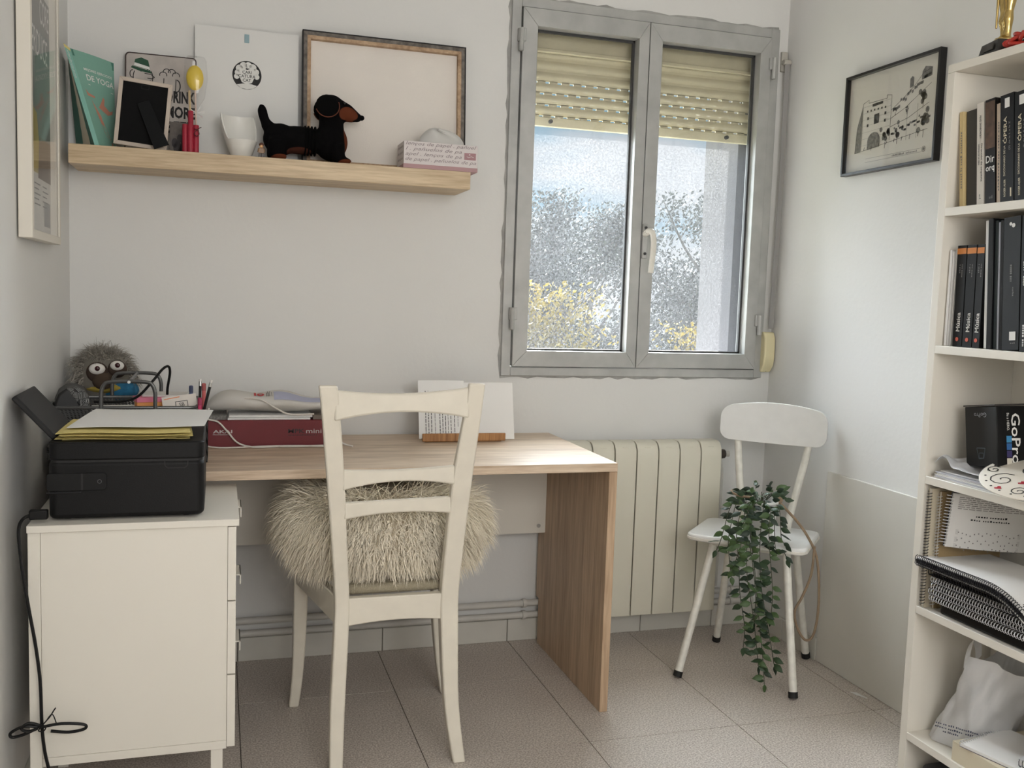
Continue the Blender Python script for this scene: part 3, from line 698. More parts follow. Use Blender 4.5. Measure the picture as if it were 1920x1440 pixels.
# canvas seen from behind, leaning on the wall
Wd = wood('stretcher_pine', (150, 120, 92), (196, 168, 138), (3, 3, 3), 6, .7)
cv = thing('canvas', 'stretched canvas turned to the wall showing its wooden stretcher bars', 'canvas', (.93, -.05, ST))
LM = Rx(-4.5, (0, -.066, ST)); x0, x1, z0, z1 = .672, 1.183, ST, ST + .415; wB = .022
for poly in ([(x0, z0), (x1, z0), (x1 - wB, z0 + wB), (x0 + wB, z0 + wB)], [(x0, z1), (x0 + wB, z1 - wB), (x1 - wB, z1 - wB), (x1, z1)], [(x0, z0), (x0 + wB, z0 + wB), (x0 + wB, z1 - wB), (x0, z1)], [(x1, z0), (x1, z1), (x1 - wB, z1 - wB), (x1 - wB, z0 + wB)]):
    obj('stretcher_bar', B().prism(poly, .048, .0655, LM @ frame((0, 0, 0), (1, 0, 0), (0, 0, 1))), Wd, cv, bevel=.0008)
obj('cloth', B().box(x0 - .001, x1 + .001, -.048, -.046, z0, z1 + .001, LM), mat('raw_canvas', (230, 223, 215), .95, bump=(300, .3), var=(3, .04)), cv)
bk = B(); e = .004
for a0, a1, c0, c1 in ((x0 - e, x0 - .0002, z0, z1 + e), (x1 + .0002, x1 + e, z0, z1 + e), (x0 - e, x1 + e, z1 + .0002, z1 + e)): bk.box(a0, a1, -.067, -.046, c0, c1, LM)
obj('painted_edge', bk, mat('black_gesso', (40, 38, 38), .8, var=(30, .5)), cv)
stp = B()
for poly in ([(x0, z1), (x0 + .011, z1 - .011), (x1 - .011, z1 - .011), (x1, z1)], [(x0, z0), (x0 + .011, z0 + .011), (x0 + .011, z1 - .011), (x0, z1)], [(x1, z0), (x1, z1), (x1 - .011, z1 - .011), (x1 - .011, z0 + .011)]):
    stp.prism(poly, .0657, .0664, LM @ frame((0, 0, 0), (1, 0, 0), (0, 0, 1)))
obj('folded_hem', stp, mat('grey_hem', (112, 106, 100), .95, var=(60, .4)), cv)

# white card board with a round badge
wb = thing('card_board', 'tall white card with a round black badge leaning on the wall', 'card', (.505, -.03, ST))
LB = Rx(-3.2, (0, -.040, ST))
obj('sheet', B().box(.353, .657, -.040, -.036, ST, ST + .402, LB), mat('white_card', (224, 223, 220), .6), wb)
BM = LB @ PXZ((.504, -.0404, 1.852))
obj('badge_disc', B().prism(circ(0, 0, .0445, n=36), -.0002, .0003, BM), INKW, wb)
obj('badge_ring', B().prism(circ(0, 0, .0430, n=36), 0, .0006, BM), INK, wb)
hair = B()
for cx_, cy_, rr in ((-.026, .006, .010), (-.022, .019, .011), (-.010, .028, .011), (.004, .030, .010), (.017, .024, .011), (.026, .011, .010), (.029, -.003, .008), (-.030, -.006, .008)): hair.prism(circ(cx_, cy_, rr, n=14), .0006, .0009, BM)
obj('badge_curls', hair, INKW, wb)
obj('badge_face', B().prism([(-.022, .018), (-.011, .020), (0, .016), (.012, .020), (.022, .017), (.023, -.004), (.015, -.022), (0, -.028), (-.015, -.022), (-.023, -.004)], .0006, .0011, BM), INKW, wb)
obj('badge_shirt', B().prism([(-.030, -.030), (-.012, -.026), (.012, -.026), (.030, -.030), (.018, -.039), (0, -.0425), (-.018, -.039)], .0006, .0010, BM), INKW, wb)
for s_, dy in (('CARI', .0085), ('CATURA', -.0035), ('CAT', -.0155)): text(s_, BM @ T((0, dy, .0014)), INK, wb, h=.0092, bold=.01)
obj('tag_label', B().prism(rrect(-.007, .007, -.013, .013, .001), 0, .0006, LB @ PXZ((.503, -.0404, 1.962))), mat('pale_blue', (150, 176, 184), .7), wb)

# tin sign
tn = thing('tin_sign', 'worn tin sign with a cartoon man in a green hat and a beer mug', 'sign', (.26, -.05, ST))
LT = Rx(-7, (0, -.062, ST)); TM = LT @ PXZ((.258, -.0622, ST + .150))
obj('plate', B().prism(rrect(-.100, .100, -.15, .152, .012), -.002, 0, TM), mat('rust_edge', (58, 44, 42), .7), tn)
obj('print_field', B().prism(rrect(-.0965, .0965, -.1465, .1485, .010), 0, .0003, TM), mat('worn_white_tin', (186, 178, 172), .6, var=(18, .14)), tn)
for s_, dy in (('DRINK', .029), ('MORE', -.017), ('BEER', -.062)): text(s_, TM @ T((.056, dy, .0008)), INK, tn, w=.082, h=.036, bold=.035)
lnb = B(); k = .0023
lnb.stroke(circ(-.050, .080, .027, .034, 26, 150, 395), k, TM, .0008); lnb.stroke([(-.046, .092), (-.028, .090), (-.018, .082), (-.026, .077), (-.038, .078)], k, TM, .0008)
lnb.stroke(circ(-.044, .075, .016, .010, 12, 200, 340), k, TM, .0008); lnb.stroke(circ(-.080, .088, .006, .011, 12, 70, 290), k, TM, .0008)
lnb.stroke(circ(-.036, .100, .004, n=10) + [(-.032, .100)], k, TM, .0008); lnb.stroke(circ(-.055, .101, .004, n=10) + [(-.051, .101)], k, TM, .0008)
lnb.stroke([(.006, .030), (.008, .082)], k, TM, .0008); lnb.stroke([(.040, .030), (.042, .082)], k, TM, .0008)
for q_ in ((.006, .092), (.016, .102), (.030, .102), (.042, .093)): lnb.stroke(circ(q_[0], q_[1], .010, .009, 12, -20, 200), k, TM, .0008)
lnb.stroke(circ(.044, .062, .010, .018, 12, -90, 90), k * 1.4, TM, .0008)
obj('line_drawing', lnb, INK, tn, smooth=0)
obj('hat_print', B().flat([(-.084, .106), (-.080, .112), (-.030, .100), (-.024, .092), (-.060, .098)], TM, .0009).flat([(-.076, .112), (-.072, .132), (-.055, .138), (-.036, .131), (-.030, .102)], TM, .0009), mat('hat_green', (38, 78, 58), .7), tn, smooth=0)
obj('hat_band', B().flat([(-.0755, .113), (-.0735, .122), (-.033, .112), (-.0305, .103)], TM, .0011), INKW, tn, smooth=0)

# yoga book, fanned open, leaning
yb = thing('yoga_book', 'green yoga paperback standing fanned open in the shelf corner', 'book', (.08, -.12, ST))
def bil(A, Bq, Cq, D, bow=0):                 # A top-left, Bq bottom-left, Cq bottom-right, D top-right
    A, Bq, Cq, D = map(V, (A, Bq, Cq, D))
    def f(u, v, off=0):                       # u left->right, v bottom->top
        p = (Bq * (1 - u) + Cq * u) * (1 - v) + (A * (1 - u) + D * u) * v
        n = (D - A).cross(A - Bq).normalized()
        return p + n * (off + bow * math.sin(math.pi * u))
    return f
def sheet(f, nu, nv, th):
    b = B(); top = [f(i / nu, j / nv, 0) for j in range(nv + 1) for i in range(nu + 1)]; bot = [f(i / nu, j / nv, -th) for j in range(nv + 1) for i in range(nu + 1)]
    n = len(top); W = nu + 1; q_ = [(j * W + i, j * W + i + 1, (j + 1) * W + i + 1, (j + 1) * W + i) for j in range(nv) for i in range(nu)]
    fs = q_ + [tuple(k_ + n for k_ in r_[::-1]) for r_ in q_]
    rim = [i for i in range(W)] + [j * W + nu for j in range(1, nv + 1)] + [nv * W + i for i in range(nu - 1, -1, -1)] + [j * W for j in range(nv - 1, 0, -1)]
    for a, c in zip(rim, rim[1:] + rim[:1]): fs.append((a, a + n, c + n, c))
    return b.add(top + bot, fs)
GRN = mat('teal_cover', (122, 168, 152), .45, var=(4, .06)); GRND = mat('teal_cover_dark', (62, 118, 102), .45); PG = mat('page_edges', (224, 216, 196), .9, var=(200, .1, (1, 40, 1)))
ff = bil((.030, -.184, 1.846), (.104, -.188, ST + .001), (.138, -.085, ST + .001), (.133, -.090, 1.836), .003)
fb = bil((.006, -.045, 1.840), (.026, -.030, ST + .001), (.092, -.188, ST + .001), (.014, -.182, 1.858), -.004)
obj('front_cover', sheet(ff, 10, 8, .0015), GRN, yb, smooth=60)
obj('back_cover', sheet(fb, 8, 8, .0015), GRND, yb, smooth=60)
fs_ = bil((.014, -.1825, 1.858), (.092, -.1885, ST + .001), (.104, -.1885, ST + .001), (.030, -.1845, 1.846), 0)
sp_ = obj('spine', sheet(fs_, 2, 8, .0015), mat('teal_spine', (130, 184, 170), .45), yb)
pgs = B()
for k_ in range(5):
    t = .8 * k_ / 4; fp = bil(V((.022, -.180, 1.845)), V((.098, -.184, ST + .002)), V((.045, -.06, ST + .002)).lerp(V((.130, -.090, ST + .002)), t), V((.018, -.06, 1.836)).lerp(V((.125, -.094, 1.832)), t), -.004)
    pgs.v, pgs.f = pgs.v, pgs.f; s2 = sheet(fp, 5, 5, .0012); pgs.add(s2.v, s2.f)
po = obj('pages', pgs, PG, yb, smooth=60); po['kind'] = 'stuff'
obj('price_sticker', sheet(lambda u, v, off=0: fs_(u, .965 + .035 * v, off + .0006), 1, 1, .0005), mat('sticker_yellow', (216, 200, 130), .6), sp_)
def bent_text(s, f, u0, u1, v0, v1, mt, parent, off=.0006, bold=0):
    t = text(s, Matrix.Identity(4), mt, parent, w=1, h=1, bold=bold); sub = base[parent.name]
    for v_ in t.data.vertices:
        p = V(v_.co) + sub; v_.co = f(u0 + (u1 - u0) * (p.x + .5), v0 + (v1 - v0) * (p.y + .5), off) - sub
    return t
bent_text('MEJORES EJERCICIOS', ff, .20, .93, .795, .83, INKW, yb, bold=.01); bent_text('DE YOGA', ff, .22, .97, .70, .765, INKW, yb, bold=.012)
bent_text('MEJORES EJERCICIOS DE YOGA', lambda u, v, off=0: fs_(.25 + v * .5, .95 - u * .5, off), 0, .55, 1, 0, INKW, yb)
def bent_poly(name, poly, f, mt, parent, off=.0006): return obj(name, B().add([f(u, v, off) for u, v in poly], [tuple(range(len(poly)))]), mt, parent, smooth=0, recalc=False)
SKIN = mat('printed_skin', (186, 128, 108), .7)
for poly in ([(.40, .43), (.52, .50), (.60, .56), (.64, .54), (.60, .47), (.78, .42), (.90, .44), (.94, .50), (.88, .40), (.70, .37), (.52, .40)], [(.20, .50), (.30, .34), (.36, .27), (.44, .17), (.62, .09), (.80, .02), (.84, .05), (.62, .16), (.50, .24), (.42, .34), (.32, .40)], [(.10, .60), (.16, .56), (.34, .54), (.32, .52), (.12, .53)]): bent_poly('figure_print', poly, ff, SKIN, yb)
bent_poly('title_rule', [(.22, .66), (.95, .645), (.95, .640), (.22, .655)], ff, INKW, yb)
bent_poly('author_band', [(.02, .995), (.99, .995), (.99, .91), (.02, .93)], ff, GRND, yb)

# photo frame seen from behind
pf = thing('photo_frame', 'small photo frame seen from behind with a black easel back', 'frame', (.21, -.15, ST))
FM = frame((.138, -.160, ST + .013), (1, 0, -.088), (.085, .03, 1))
fw, fh = .142, .190; bw = .011
for poly in ([(0, 0), (fw, 0), (fw - bw, bw), (bw, bw)], [(0, fh), (bw, fh - bw), (fw - bw, fh - bw), (fw, fh)], [(0, 0), (bw, bw), (bw, fh - bw), (0, fh)], [(fw, 0), (fw, fh), (fw - bw, fh - bw), (fw - bw, bw)]):
    obj('rim', B().prism(poly, -.008, .004, FM), mat('pale_wood_rim', (196, 182, 168), .6), pf, bevel=.0008)
bkp = obj('backing', B().box(bw, fw - bw, bw, fh - bw, -.004, .001, FM), mat('black_card', (15, 15, 16), .85, spec=.2), pf)
obj('hanger', B().stroke([(.060, .176), (.060, .165), (.080, .165), (.080, .176), (.060, .176)], .002, FM, .0015), BLACK, bkp, smooth=0)
EM = frame((.222, -.168, 1.714), (.92, 0, .36), (-.36, .22, .93))
obj('easel_leg', B().prism([(-.019, .008), (.015, .008), (.021, -.130), (-.021, -.130)], -.003, .001, EM), mat('easel_card', (24, 25, 26), .85, spec=.2), pf, bevel=.0006)

# small print, red tubes, lollipop
sp2 = thing('snapshot', 'small dark group snapshot propped behind the red tubes', 'photo', (.312, -.12, ST))
SMx = frame((.312, -.118, ST), (1, 0, 0), (0, .15, 1)); obj('card', B().box(-.026, .026, 0, .096, -.0006, 0, SMx), mat('photo_grey', (104, 96, 90), .5, var=(30, .3)), sp2)
fg = B()
for u_, v_, r_ in ((-.012, .034, .009), (.002, .048, .008), (.014, .036, .009), (-.004, .020, .012), (.010, .016, .012)): fg.flat(circ(u_, v_, r_, r_ * 1.6, 12), SMx, .0005)
obj('people_print', fg, mat('photo_dark', (40, 32, 36), .5), sp2, smooth=0)
rb = thing('red_tubes', 'bundle of red tubes with a wooden stick', 'tubes', (.345, -.165, ST))
RED = mat('crimson_plastic', (158, 30, 52), .5)
for x, y in ((.331, -.172), (.3455, -.178), (.360, -.170), (.3455, -.156)): obj('tube', B().lathe([(.0085, 0), (.0085, .078), (.0078, .080)], 16, T((x, y, ST))), RED, rb)
tt = obj('raised_tube', B().lathe([(.0075, .0), (.0075, .118), (.0065, .120)], 16, T((.3455, -.166, ST))), RED, rb)
obj('wood_stick', B().tube([(.3445, -.166, 1.69), (.3415, -.166, 1.764)], .0032, 8), mat('stick_wood', (196, 172, 132), .8), rb)
obj('wire_twist', B().tube(sm([(.356, -.182, 1.655), (.366, -.188, 1.650), (.369, -.186, 1.640), (.362, -.187, 1.634), (.356, -.184, 1.642), (.366, -.186, 1.655), (.375, -.184, 1.660)], 4), .0012, 6), mat('wire_brown', (70, 40, 40), .5), rb)
lp = thing('lollipop', 'wrapped yellow lollipop on a stick rising above the red tubes', 'lollipop', (.358, -.14, ST))
obj('stick', B().tube([(.362, -.14, ST), (.357, -.14, 1.78)], .0024, 8), mat('paper_stick', (214, 190, 176), .7), lp)
obj('candy', B().ell((.356, -.14, 1.806), (.024, .012, .036)), mat('candy_yellow', (226, 196, 70), .3), lp)
FILM = glass('clear_film', 0, (.97, .97, .97))
obj('wrapper', B().lathe([(.004, 0), (.012, .022), (.026, .045), (.034, .10), (.030, .150), (.024, .160)], 12, T((.358, -.14, 1.706)) @ Matrix.Diagonal((1, .5, 1, 1))), FILM, lp, smooth=20)
bow = B()
for a in (-40, 10, 60, 150, 200): bow.add([(.360, -.147, 1.706), (.360 + .024 * math.cos(math.radians(a)), -.155, 1.706 + .020 * math.sin(math.radians(a)) + .004), (.360 + .024 * math.cos(math.radians(a)), -.150, 1.706 + .020 * math.sin(math.radians(a)) - .004)], [(0, 1, 2)])
obj('ribbon_bow', bow, PAPER, lp, smooth=0, recalc=False)

# white egg-shaped cup chair
def egg(u, v, inner):
    a = 2 * math.pi * u; hi = abs((math.degrees(a) - 118 + 180) % 360 - 180); top = 0
    top = .052 + .078 * (.5 + .5 * math.cos(math.pi * max(0, min(1, (hi - 68) / 34))))
    z = v * top; r = .027 + .030 * math.sin(min(1, z / .11) * 1.5); r -= (.004 if inner else 0)
    if inner: z = .006 + v * (top - .006)
    lean = (z / .13) ** 2 * -.004
    return (.487 + r * math.cos(a) + lean, -.125 + r * .95 * math.sin(a), ST + z)
b = B(); nU, nV = 64, 14
ou = [egg(i / nU, j / nV, 0) for j in range(nV + 1) for i in range(nU)]; inn = [egg(i / nU, j / nV, 1) for j in range(nV + 1) for i in range(nU)]
n = len(ou); fs = []
for j in range(nV):
    for i in range(nU):
        a, c = j * nU + i, j * nU + (i + 1) % nU; fs.append((a, c, c + nU, a + nU)); fs.append((n + a, n + a + nU, n + c + nU, n + c))
for i in range(nU):
    a, c = nV * nU + i, nV * nU + (i + 1) % nU; fs.append((a, c, n + c, n + a))
fs.append(tuple(range(nU))[::-1]); fs.append(tuple(n + i for i in range(nU)))
b.add(ou + inn, fs)
tag(obj('egg_cup', b, mat('glossy_white', (228, 226, 220), .25), smooth=50), 'glossy white egg chair shaped cup beside the plush dog', 'cup')
mf = thing('toy_figure', 'tiny toy figure with brown hair between the white cup and the dog', 'toy', (.543, -.172, ST))
for dx in (-.0042, .0042): obj('leg', B().box(.543 + dx - .0038, .543 + dx + .0038, -.176, -.168, ST, ST + .014), mat('toy_dark', (60, 52, 48), .4), mf, bevel=.0006)
obj('torso', B().prism([(-.008, .0143), (.008, .0143), (.006, .029), (-.006, .029)], .168, .176, PXZ((.543, 0, ST))), mat('toy_tan', (130, 100, 70), .4), mf, bevel=.0006)
for s in (-1, 1): obj('arm', B().tube([(.543 + s * .007, -.172, ST + .028), (.543 + s * .0095, -.176, ST + .017)], .0022, 8), mat('toy_tan', 0), mf)
obj('head', B().lathe([(.004, 0), (.0052, .002), (.0052, .008), (.004, .010)], 14, T((.543, -.172, ST + .030))), mat('toy_skin', (214, 168, 120), .4), mf)
obj('hair', B().ell((.543, -.1705, ST + .039), (.0072, .007, .006)), mat('toy_hair', (92, 50, 32), .5), mf)

# plush dachshund
def shape_nodes(name, base_c, spots, rough=.95):      # plush with sewn-in colour patches: patches are ellipsoids in object space
    m = bpy.data.materials.new(name); m.use_nodes = True; t = m.node_tree; p = t.nodes['Principled BSDF']; p.inputs['Roughness'].default_value = rough
    p.inputs['Specular IOR Level'].default_value = .1
    co = t.nodes.new('ShaderNodeTexCoord'); last = None; cur = (*lin(base_c), 1)
    for (c, r, col) in spots:
        s = t.nodes.new('ShaderNodeVectorMath'); s.operation = 'SUBTRACT'; s.inputs[1].default_value = c; t.links.new(co.outputs['Object'], s.inputs[0])
        d = t.nodes.new('ShaderNodeVectorMath'); d.operation = 'DIVIDE'; d.inputs[1].default_value = r; t.links.new(s.outputs[0], d.inputs[0])
        l = t.nodes.new('ShaderNodeVectorMath'); l.operation = 'LENGTH'; t.links.new(d.outputs[0], l.inputs[0])
        g = t.nodes.new('ShaderNodeMapRange'); g.inputs[1].default_value = 1.04; g.inputs[2].default_value = .96; t.links.new(l.outputs['Value'], g.inputs[0])
        mx = t.nodes.new('ShaderNodeMix'); mx.data_type = 'RGBA'; mx.inputs[6].default_value = cur; mx.inputs[7].default_value = (*lin(col), 1)
        if last: t.links.new(last.outputs[2], mx.inputs[6])
        t.links.new(g.outputs[0], mx.inputs[0]); last = mx
    t.links.new(last.outputs[2], p.inputs['Base Color']); return m
def blob(b, voxel, smooth_it=6):              # fuse overlapping solids into one continuous skin
    me = mesh_of(b, 'tmp'); o = bpy.data.objects.new('tmp', me); C.objects.link(o)
    md = o.modifiers.new('r', 'REMESH'); md.mode = 'VOXEL'; md.voxel_size = voxel
    s = o.modifiers.new('s', 'SMOOTH'); s.iterations = smooth_it; s.factor = .5
    dg = bpy.context.evaluated_depsgraph_get(); m2 = bpy.data.meshes.new_from_object(o.evaluated_get(dg))
    r = B(); r.v = [tuple(v.co) for v in m2.vertices]; r.f = [tuple(p.vertices) for p in m2.polygons]
    bpy.data.objects.remove(o); return r
dg_ = thing('plush_dog', 'black and tan dachshund soft toy standing on the shelf', 'soft toy', (.69, -.12, ST))
dz = ST
b = B(); Yc = -.118
b.ell((.655, Yc, dz + .068), (.095, .045, .042)); b.ell((.600, Yc, dz + .066), (.052, .047, .048)); b.ell((.750, Yc, dz + .070), (.052, .046, .058))
b.tube([(.752, Yc, dz + .09), (.748, Yc, dz + .17)], [.040, .034], 14); b.ell((.748, Yc, dz + .175), (.043, .037, .037))
b.tube([(.765, Yc, dz + .170), (.800, Yc, dz + .160), (.822, Yc, dz + .150)], [.034, .027, .019], 14); b.ell((.826, Yc, dz + .150), (.018, .017, .015))
for yy in (-.150, -.086):
    b.tube([(.765, yy, dz + .06), (.772, yy, dz + .010)], [.024, .020], 12); b.ell((.785, yy, dz + .012), (.026, .017, .012))
    b.tube([(.590, yy, dz + .06), (.580, yy, dz + .010)], [.028, .019], 12); b.ell((.594, yy, dz + .012), (.026, .017, .012))
b.tube(sm([(.575, Yc, dz + .088), (.556, Yc, dz + .115), (.546, Yc, dz + .150), (.548, Yc, dz + .164)], 4), [.019] * 4 + [.015] * 5 + [.011] * 4, 10)
TAN = (96, 50, 32)
DOGM = shape_nodes('dog_plush', (9, 8, 9), [((.803 - .69, -.04, .152), (.034, .040, .026), TAN), ((.803 - .69, .04, .152), (.034, .042, .026), TAN), ((.805 - .69, 0, .085), (.022, .05, .058), TAN), ((.795 - .69, 0, .006), (.030, .08, .012), TAN), ((.600 - .69, 0, .006), (.032, .08, .014), TAN), ((.655 - .69, 0, .030), (.040, .06, .016), (74, 42, 32))])
obj('body', blob(b, .005), DOGM, dg_, smooth=180)
DARK = mat('dog_ear_plush', (8, 8, 8), .95, spec=.1)
for yy, s in ((-.152, -1), (-.084, 1)):
    e_ = obj('ear', B().ell((0, 0, 0), (.035, .008, .036), T((.735, yy, dz + .172)) @ Matrix.Rotation(s * .25, 4, 'X') @ Matrix.Rotation(.5, 4, 'Y')), DARK, dg_)
    rim = [(T((.735, yy + s * .002, dz + .172)) @ Matrix.Rotation(s * .25, 4, 'X') @ Matrix.Rotation(.5, 4, 'Y')) @ V((.0355 * math.cos(a), 0, .0365 * math.sin(a))) for a in [math.radians(x) for x in range(-130, 60, 10)]]
    obj('ear_seam', B().tube(rim, .0016, 6), mat('tan_thread', TAN, .9), e_)
    obj('eye', B().ell((.786, Yc + s * .026, dz + .184), (.0045, .0035, .0045)), mat('glossy_eye', (12, 12, 12), .1), dg_)
obj('nose', B().ell((.842, Yc, dz + .150), (.009, .010, .008)), DARK, dg_)
for x in (.672, .682, .692, .702): obj('body_fold', B().tube([(x, Yc + .0445 * math.cos(a), dz + .068 + .0425 * math.sin(a)) for a in [2 * math.pi * k_ / 20 for k_ in range(20)]], .0026, 6, closed=True), DARK, dg_)

# tissue box
tb = thing('tissue_box', 'white tissue box with grey handwriting and a pink stamp', 'box', (1.077, -.15, ST))
obj('carton', B().box(.961, 1.193, -.200, -.088, ST + .012, ST + .081), mat('carton_white', (216, 208, 206), .6), tb, bevel=.0012)
obj('pink_band', B().box(.9605, 1.1935, -.2005, -.0875, ST, ST + .0122), mat('dusty_pink', (176, 140, 142), .6), tb)
HW = mat('handwriting_grey', (142, 130, 132), .8)
for i, s_ in enumerate(('lenços de papel . pañuel', 'l . pañuelos de pa', 'apel . lenços de pa', 'de papel . pañuelos de pa')):
    text(s_, PXZ((.966, -.2006, ST + .0725 - .0155 * i)), HW, tb, w=(.222, .176, .176, .222)[i], h=.0135, ax='L', shear=.35)
for i, s_ in enumerate(('pañuelos', 'de papel', 'lenços')): text(s_, frame((.9606, -.144, ST + .066 - .018 * i), (0, -1, 0), (0, 0, 1)), HW, tb, w=.09, h=.011, shear=.35)
stm = obj('stamp', B().prism(rrect(1.150, 1.187, ST + .036, ST + .057, .001), .2006, .2009, PXZ((0, 0, 0))), mat('dusty_pink_dark', (166, 126, 130), .6), tb)
obj('stamp_mark', B().stroke([(1.158, ST + .046), (1.164, ST + .043), (1.172, ST + .047), (1.180, ST + .044)], .0012, PXZ((0, -.2012, 0))).flat(circ(1.167, ST + .052, .002, n=8), PXZ((0, -.2012, 0))), INKW, stm, smooth=0)
rnd = random.Random(5)
def tis(u, v):
    a = 2 * math.pi * u; h = v; r = (.074 * math.sqrt(max(0, 1 - h ** 1.4)) + .004) * (1 + .25 * math.sin(3 * a + 1) * h)
    return (1.085 + r * math.cos(a) * (1.0 if math.cos(a) > 0 else .9) - .012 * h + .010 * math.sin(5 * a) * h * (1 - h), -.144 + .45 * r * math.sin(a) + .008 * math.sin(4 * a) * h, ST + .081 + .050 * h ** .8 * (1 + .12 * math.sin(2 * a + .6)) )
obj('tissue', B().grid(tis, 28, 8), mat('tissue_paper', (226, 224, 220), .9, trans=.2), tb, smooth=60, recalc=False)

# ================================================================ pictures
lpx = thing('framed_poster', 'deep white frame with a grey and teal poster on the left wall', 'picture', (.018, -.58, 1.30))
OFF = mat('frame_white', (222, 216, 204), .45)
ya, yb2, za, zb = -.780, -.387, 1.300, 2.000; rw = .020
for y0_, y1_, z0_, z1_ in ((ya, ya + rw, za, zb), (yb2 - rw, yb2, za, zb), (ya + rw, yb2 - rw, za, za + rw), (ya + rw, yb2 - rw, zb - rw, zb)): obj('frame_bar', B().box(.004, .033, y0_, y1_, z0_, z1_), OFF, lpx, bevel=.0012)
obj('backing', B().box(.004, .012, ya + rw, yb2 - rw, za + rw, zb - rw), OFF, lpx)
PMx = frame((.0122, -.5835, 1.65), (0, 1, 0), (0, 0, 1))        # u along +Y, w = +X
def ppoly(nm, poly, c, w=0.0002): obj(nm, B().flat(poly, PMx, w), mat(nm, c, .6, var=(12, .08)), lpx, smooth=0)
ppoly('poster_paper', [(-.176, -.33), (.176, -.33), (.176, .33), (-.176, .33)], (206, 204, 198), .0001)
ppoly('poster_grey', [(-.176, .02), (.176, .04), (.176, .24), (-.176, .24)], (128, 127, 122), .0004)
ppoly('poster_teal', [(-.12, -.16), (.176, -.13), (.176, .16), (-.12, .13)], (116, 122, 118), .0006)
ppoly('poster_brown', [(-.176, -.10), (-.11, -.10), (-.11, .10), (-.176, .10)], (128, 108, 96), .0007)
ppoly('poster_yellow', [(-.176, -.19), (.05, -.19), (-.01, -.05), (-.12, -.03), (-.176, -.08)], (168, 152, 84), .0008)
ppoly('poster_umber', [(0, -.20), (.176, -.20), (.176, -.10), (.02, -.10)], (112, 100, 92), .0009)
ppoly('poster_block', [(.08, -.31), (.165, -.31), (.165, -.25), (.08, -.25)], (140, 140, 140), .0006)
text('CORE', PMx @ T((.10, .20, .0012)), INKW, lpx, w=.12, h=.06); text('PERDUCE', PMx @ T((.02, .115, .0012)), INKW, lpx, w=.24, h=.06)
tl_ = B()
for i in range(5):
    for j in range(3): tl_.stroke([(-.16 + .11 * j, -.215 - .012 * i), (-.16 + .11 * j + .06 + .02 * ((i + j) % 2), -.215 - .012 * i)], .003, PMx, .0007)
obj('poster_small_print', tl_, GREYINK, lpx, smooth=0)
obj('pane', B().box(.028, .030, ya + rw, yb2 - rw, za + rw, zb - rw), glass('picture_glass', 0, (1, 1, 1), .35), lpx, smooth=0)

rpx = thing('framed_drawing', 'black framed ink drawing of a hillside town hanging on the right wall', 'picture', (2.385, -.607, 1.633))
BF = mat('black_frame', (24, 23, 24), .35)
ya, yb2, za, zb = -.822, -.392, 1.633, 1.950; rw = .009
for y0_, y1_, z0_, z1_ in ((ya, ya + rw, za, zb), (yb2 - rw, yb2, za, zb), (ya + rw, yb2 - rw, za, za + rw), (ya + rw, yb2 - rw, zb - rw, zb)): obj('frame_bar', B().box(2.371, 2.394, y0_, y1_, z0_, z1_), BF, rpx, bevel=.0012)
obj('paper', B().box(2.386, 2.390, ya + rw, yb2 - rw, za + rw, zb - rw), mat('drawing_paper', (214, 210, 200), .8), rpx)
DM = frame((2.3858, -.607, 1.7915), (0, -1, 0), (0, 0, 1))      # u to the right as seen from the room, w = -X
ink = B(); gry = B(); rnd = random.Random(9)
S = lambda pts, w_=.0012, bb=ink: bb.stroke(pts, w_, DM, .0006)
# gate tower
S([(-.135, -.085), (-.135, .062), (-.108, .070), (-.108, .060), (-.022, .060), (-.022, .070), (.0, .066), (0, -.07)]); S([(-.165, -.09), (-.160, -.02), (-.135, .01)]); S([(-.165, -.09), (0, -.075), (.165, -.06)])
gry.flat([(-.165, -.09), (-.137, -.088), (-.137, .055), (-.160, -.01)], DM, .0003)
for i in range(6): ink.flat([(-.115 + .017 * i, .032), (-.109 + .017 * i, .032), (-.109 + .017 * i, .038), (-.115 + .017 * i, .038)], DM, .0007)
ink.flat([(-.090, .046), (-.040, .048), (-.040, .056), (-.090, .054)], DM, .0007); ink.flat([(-.078, -.010), (-.055, -.008), (-.055, .022), (-.078, .020)], DM, .0007)
for u_, v_ in ((-.112, .008), (-.112, -.014), (-.03, .012), (-.03, -.010)): ink.flat([(u_, v_), (u_ + .008, v_), (u_ + .008, v_ + .009), (u_, v_ + .009)], DM, .0007)
gry.flat([(-.105, -.086)] + circ(-.075, -.060, .030, .026, 10, 180, 0)[::1] + [(-.045, -.082)], DM, .0005)
for i in range(7): S([(-.133, -.07 + .02 * i), (-.003, -.065 + .02 * i)], .0004)
# hill, walls and houses
S([(.0, .02), (.05, .045), (.10, .075), (.135, .105), (.170, .112)]); S([(0, -.005), (.06, .015), (.12, .045), (.170, .070)]); S([(0, -.03), (.08, -.015), (.165, .015)])
gry.flat([(.128, .085), (.170, .090), (.170, .115), (.140, .122), (.128, .108)], DM, .0004); gry.flat([(.078, .070), (.094, .074), (.094, .100), (.086, .104), (.078, .098)], DM, .0004)
for i in range(16):
    u_ = .01 + .0098 * i; v_ = .012 + .0052 * i + rnd.uniform(-.004, .012); w_ = rnd.uniform(.006, .014); gry.flat([(u_, v_), (u_ + w_, v_ + .003), (u_ + w_, v_ + .011), (u_, v_ + .009)], DM, .0004)
for i in range(26):
    u_ = .005 + .0063 * i; v_ = -.062 + .001 * i + rnd.uniform(0, .022); w_ = rnd.uniform(.005, .013); (ink if i % 3 == 0 else gry).flat([(u_, v_), (u_ + w_, v_ + .001), (u_ + w_, v_ + .007), (u_, v_ + .006)], DM, .0005)
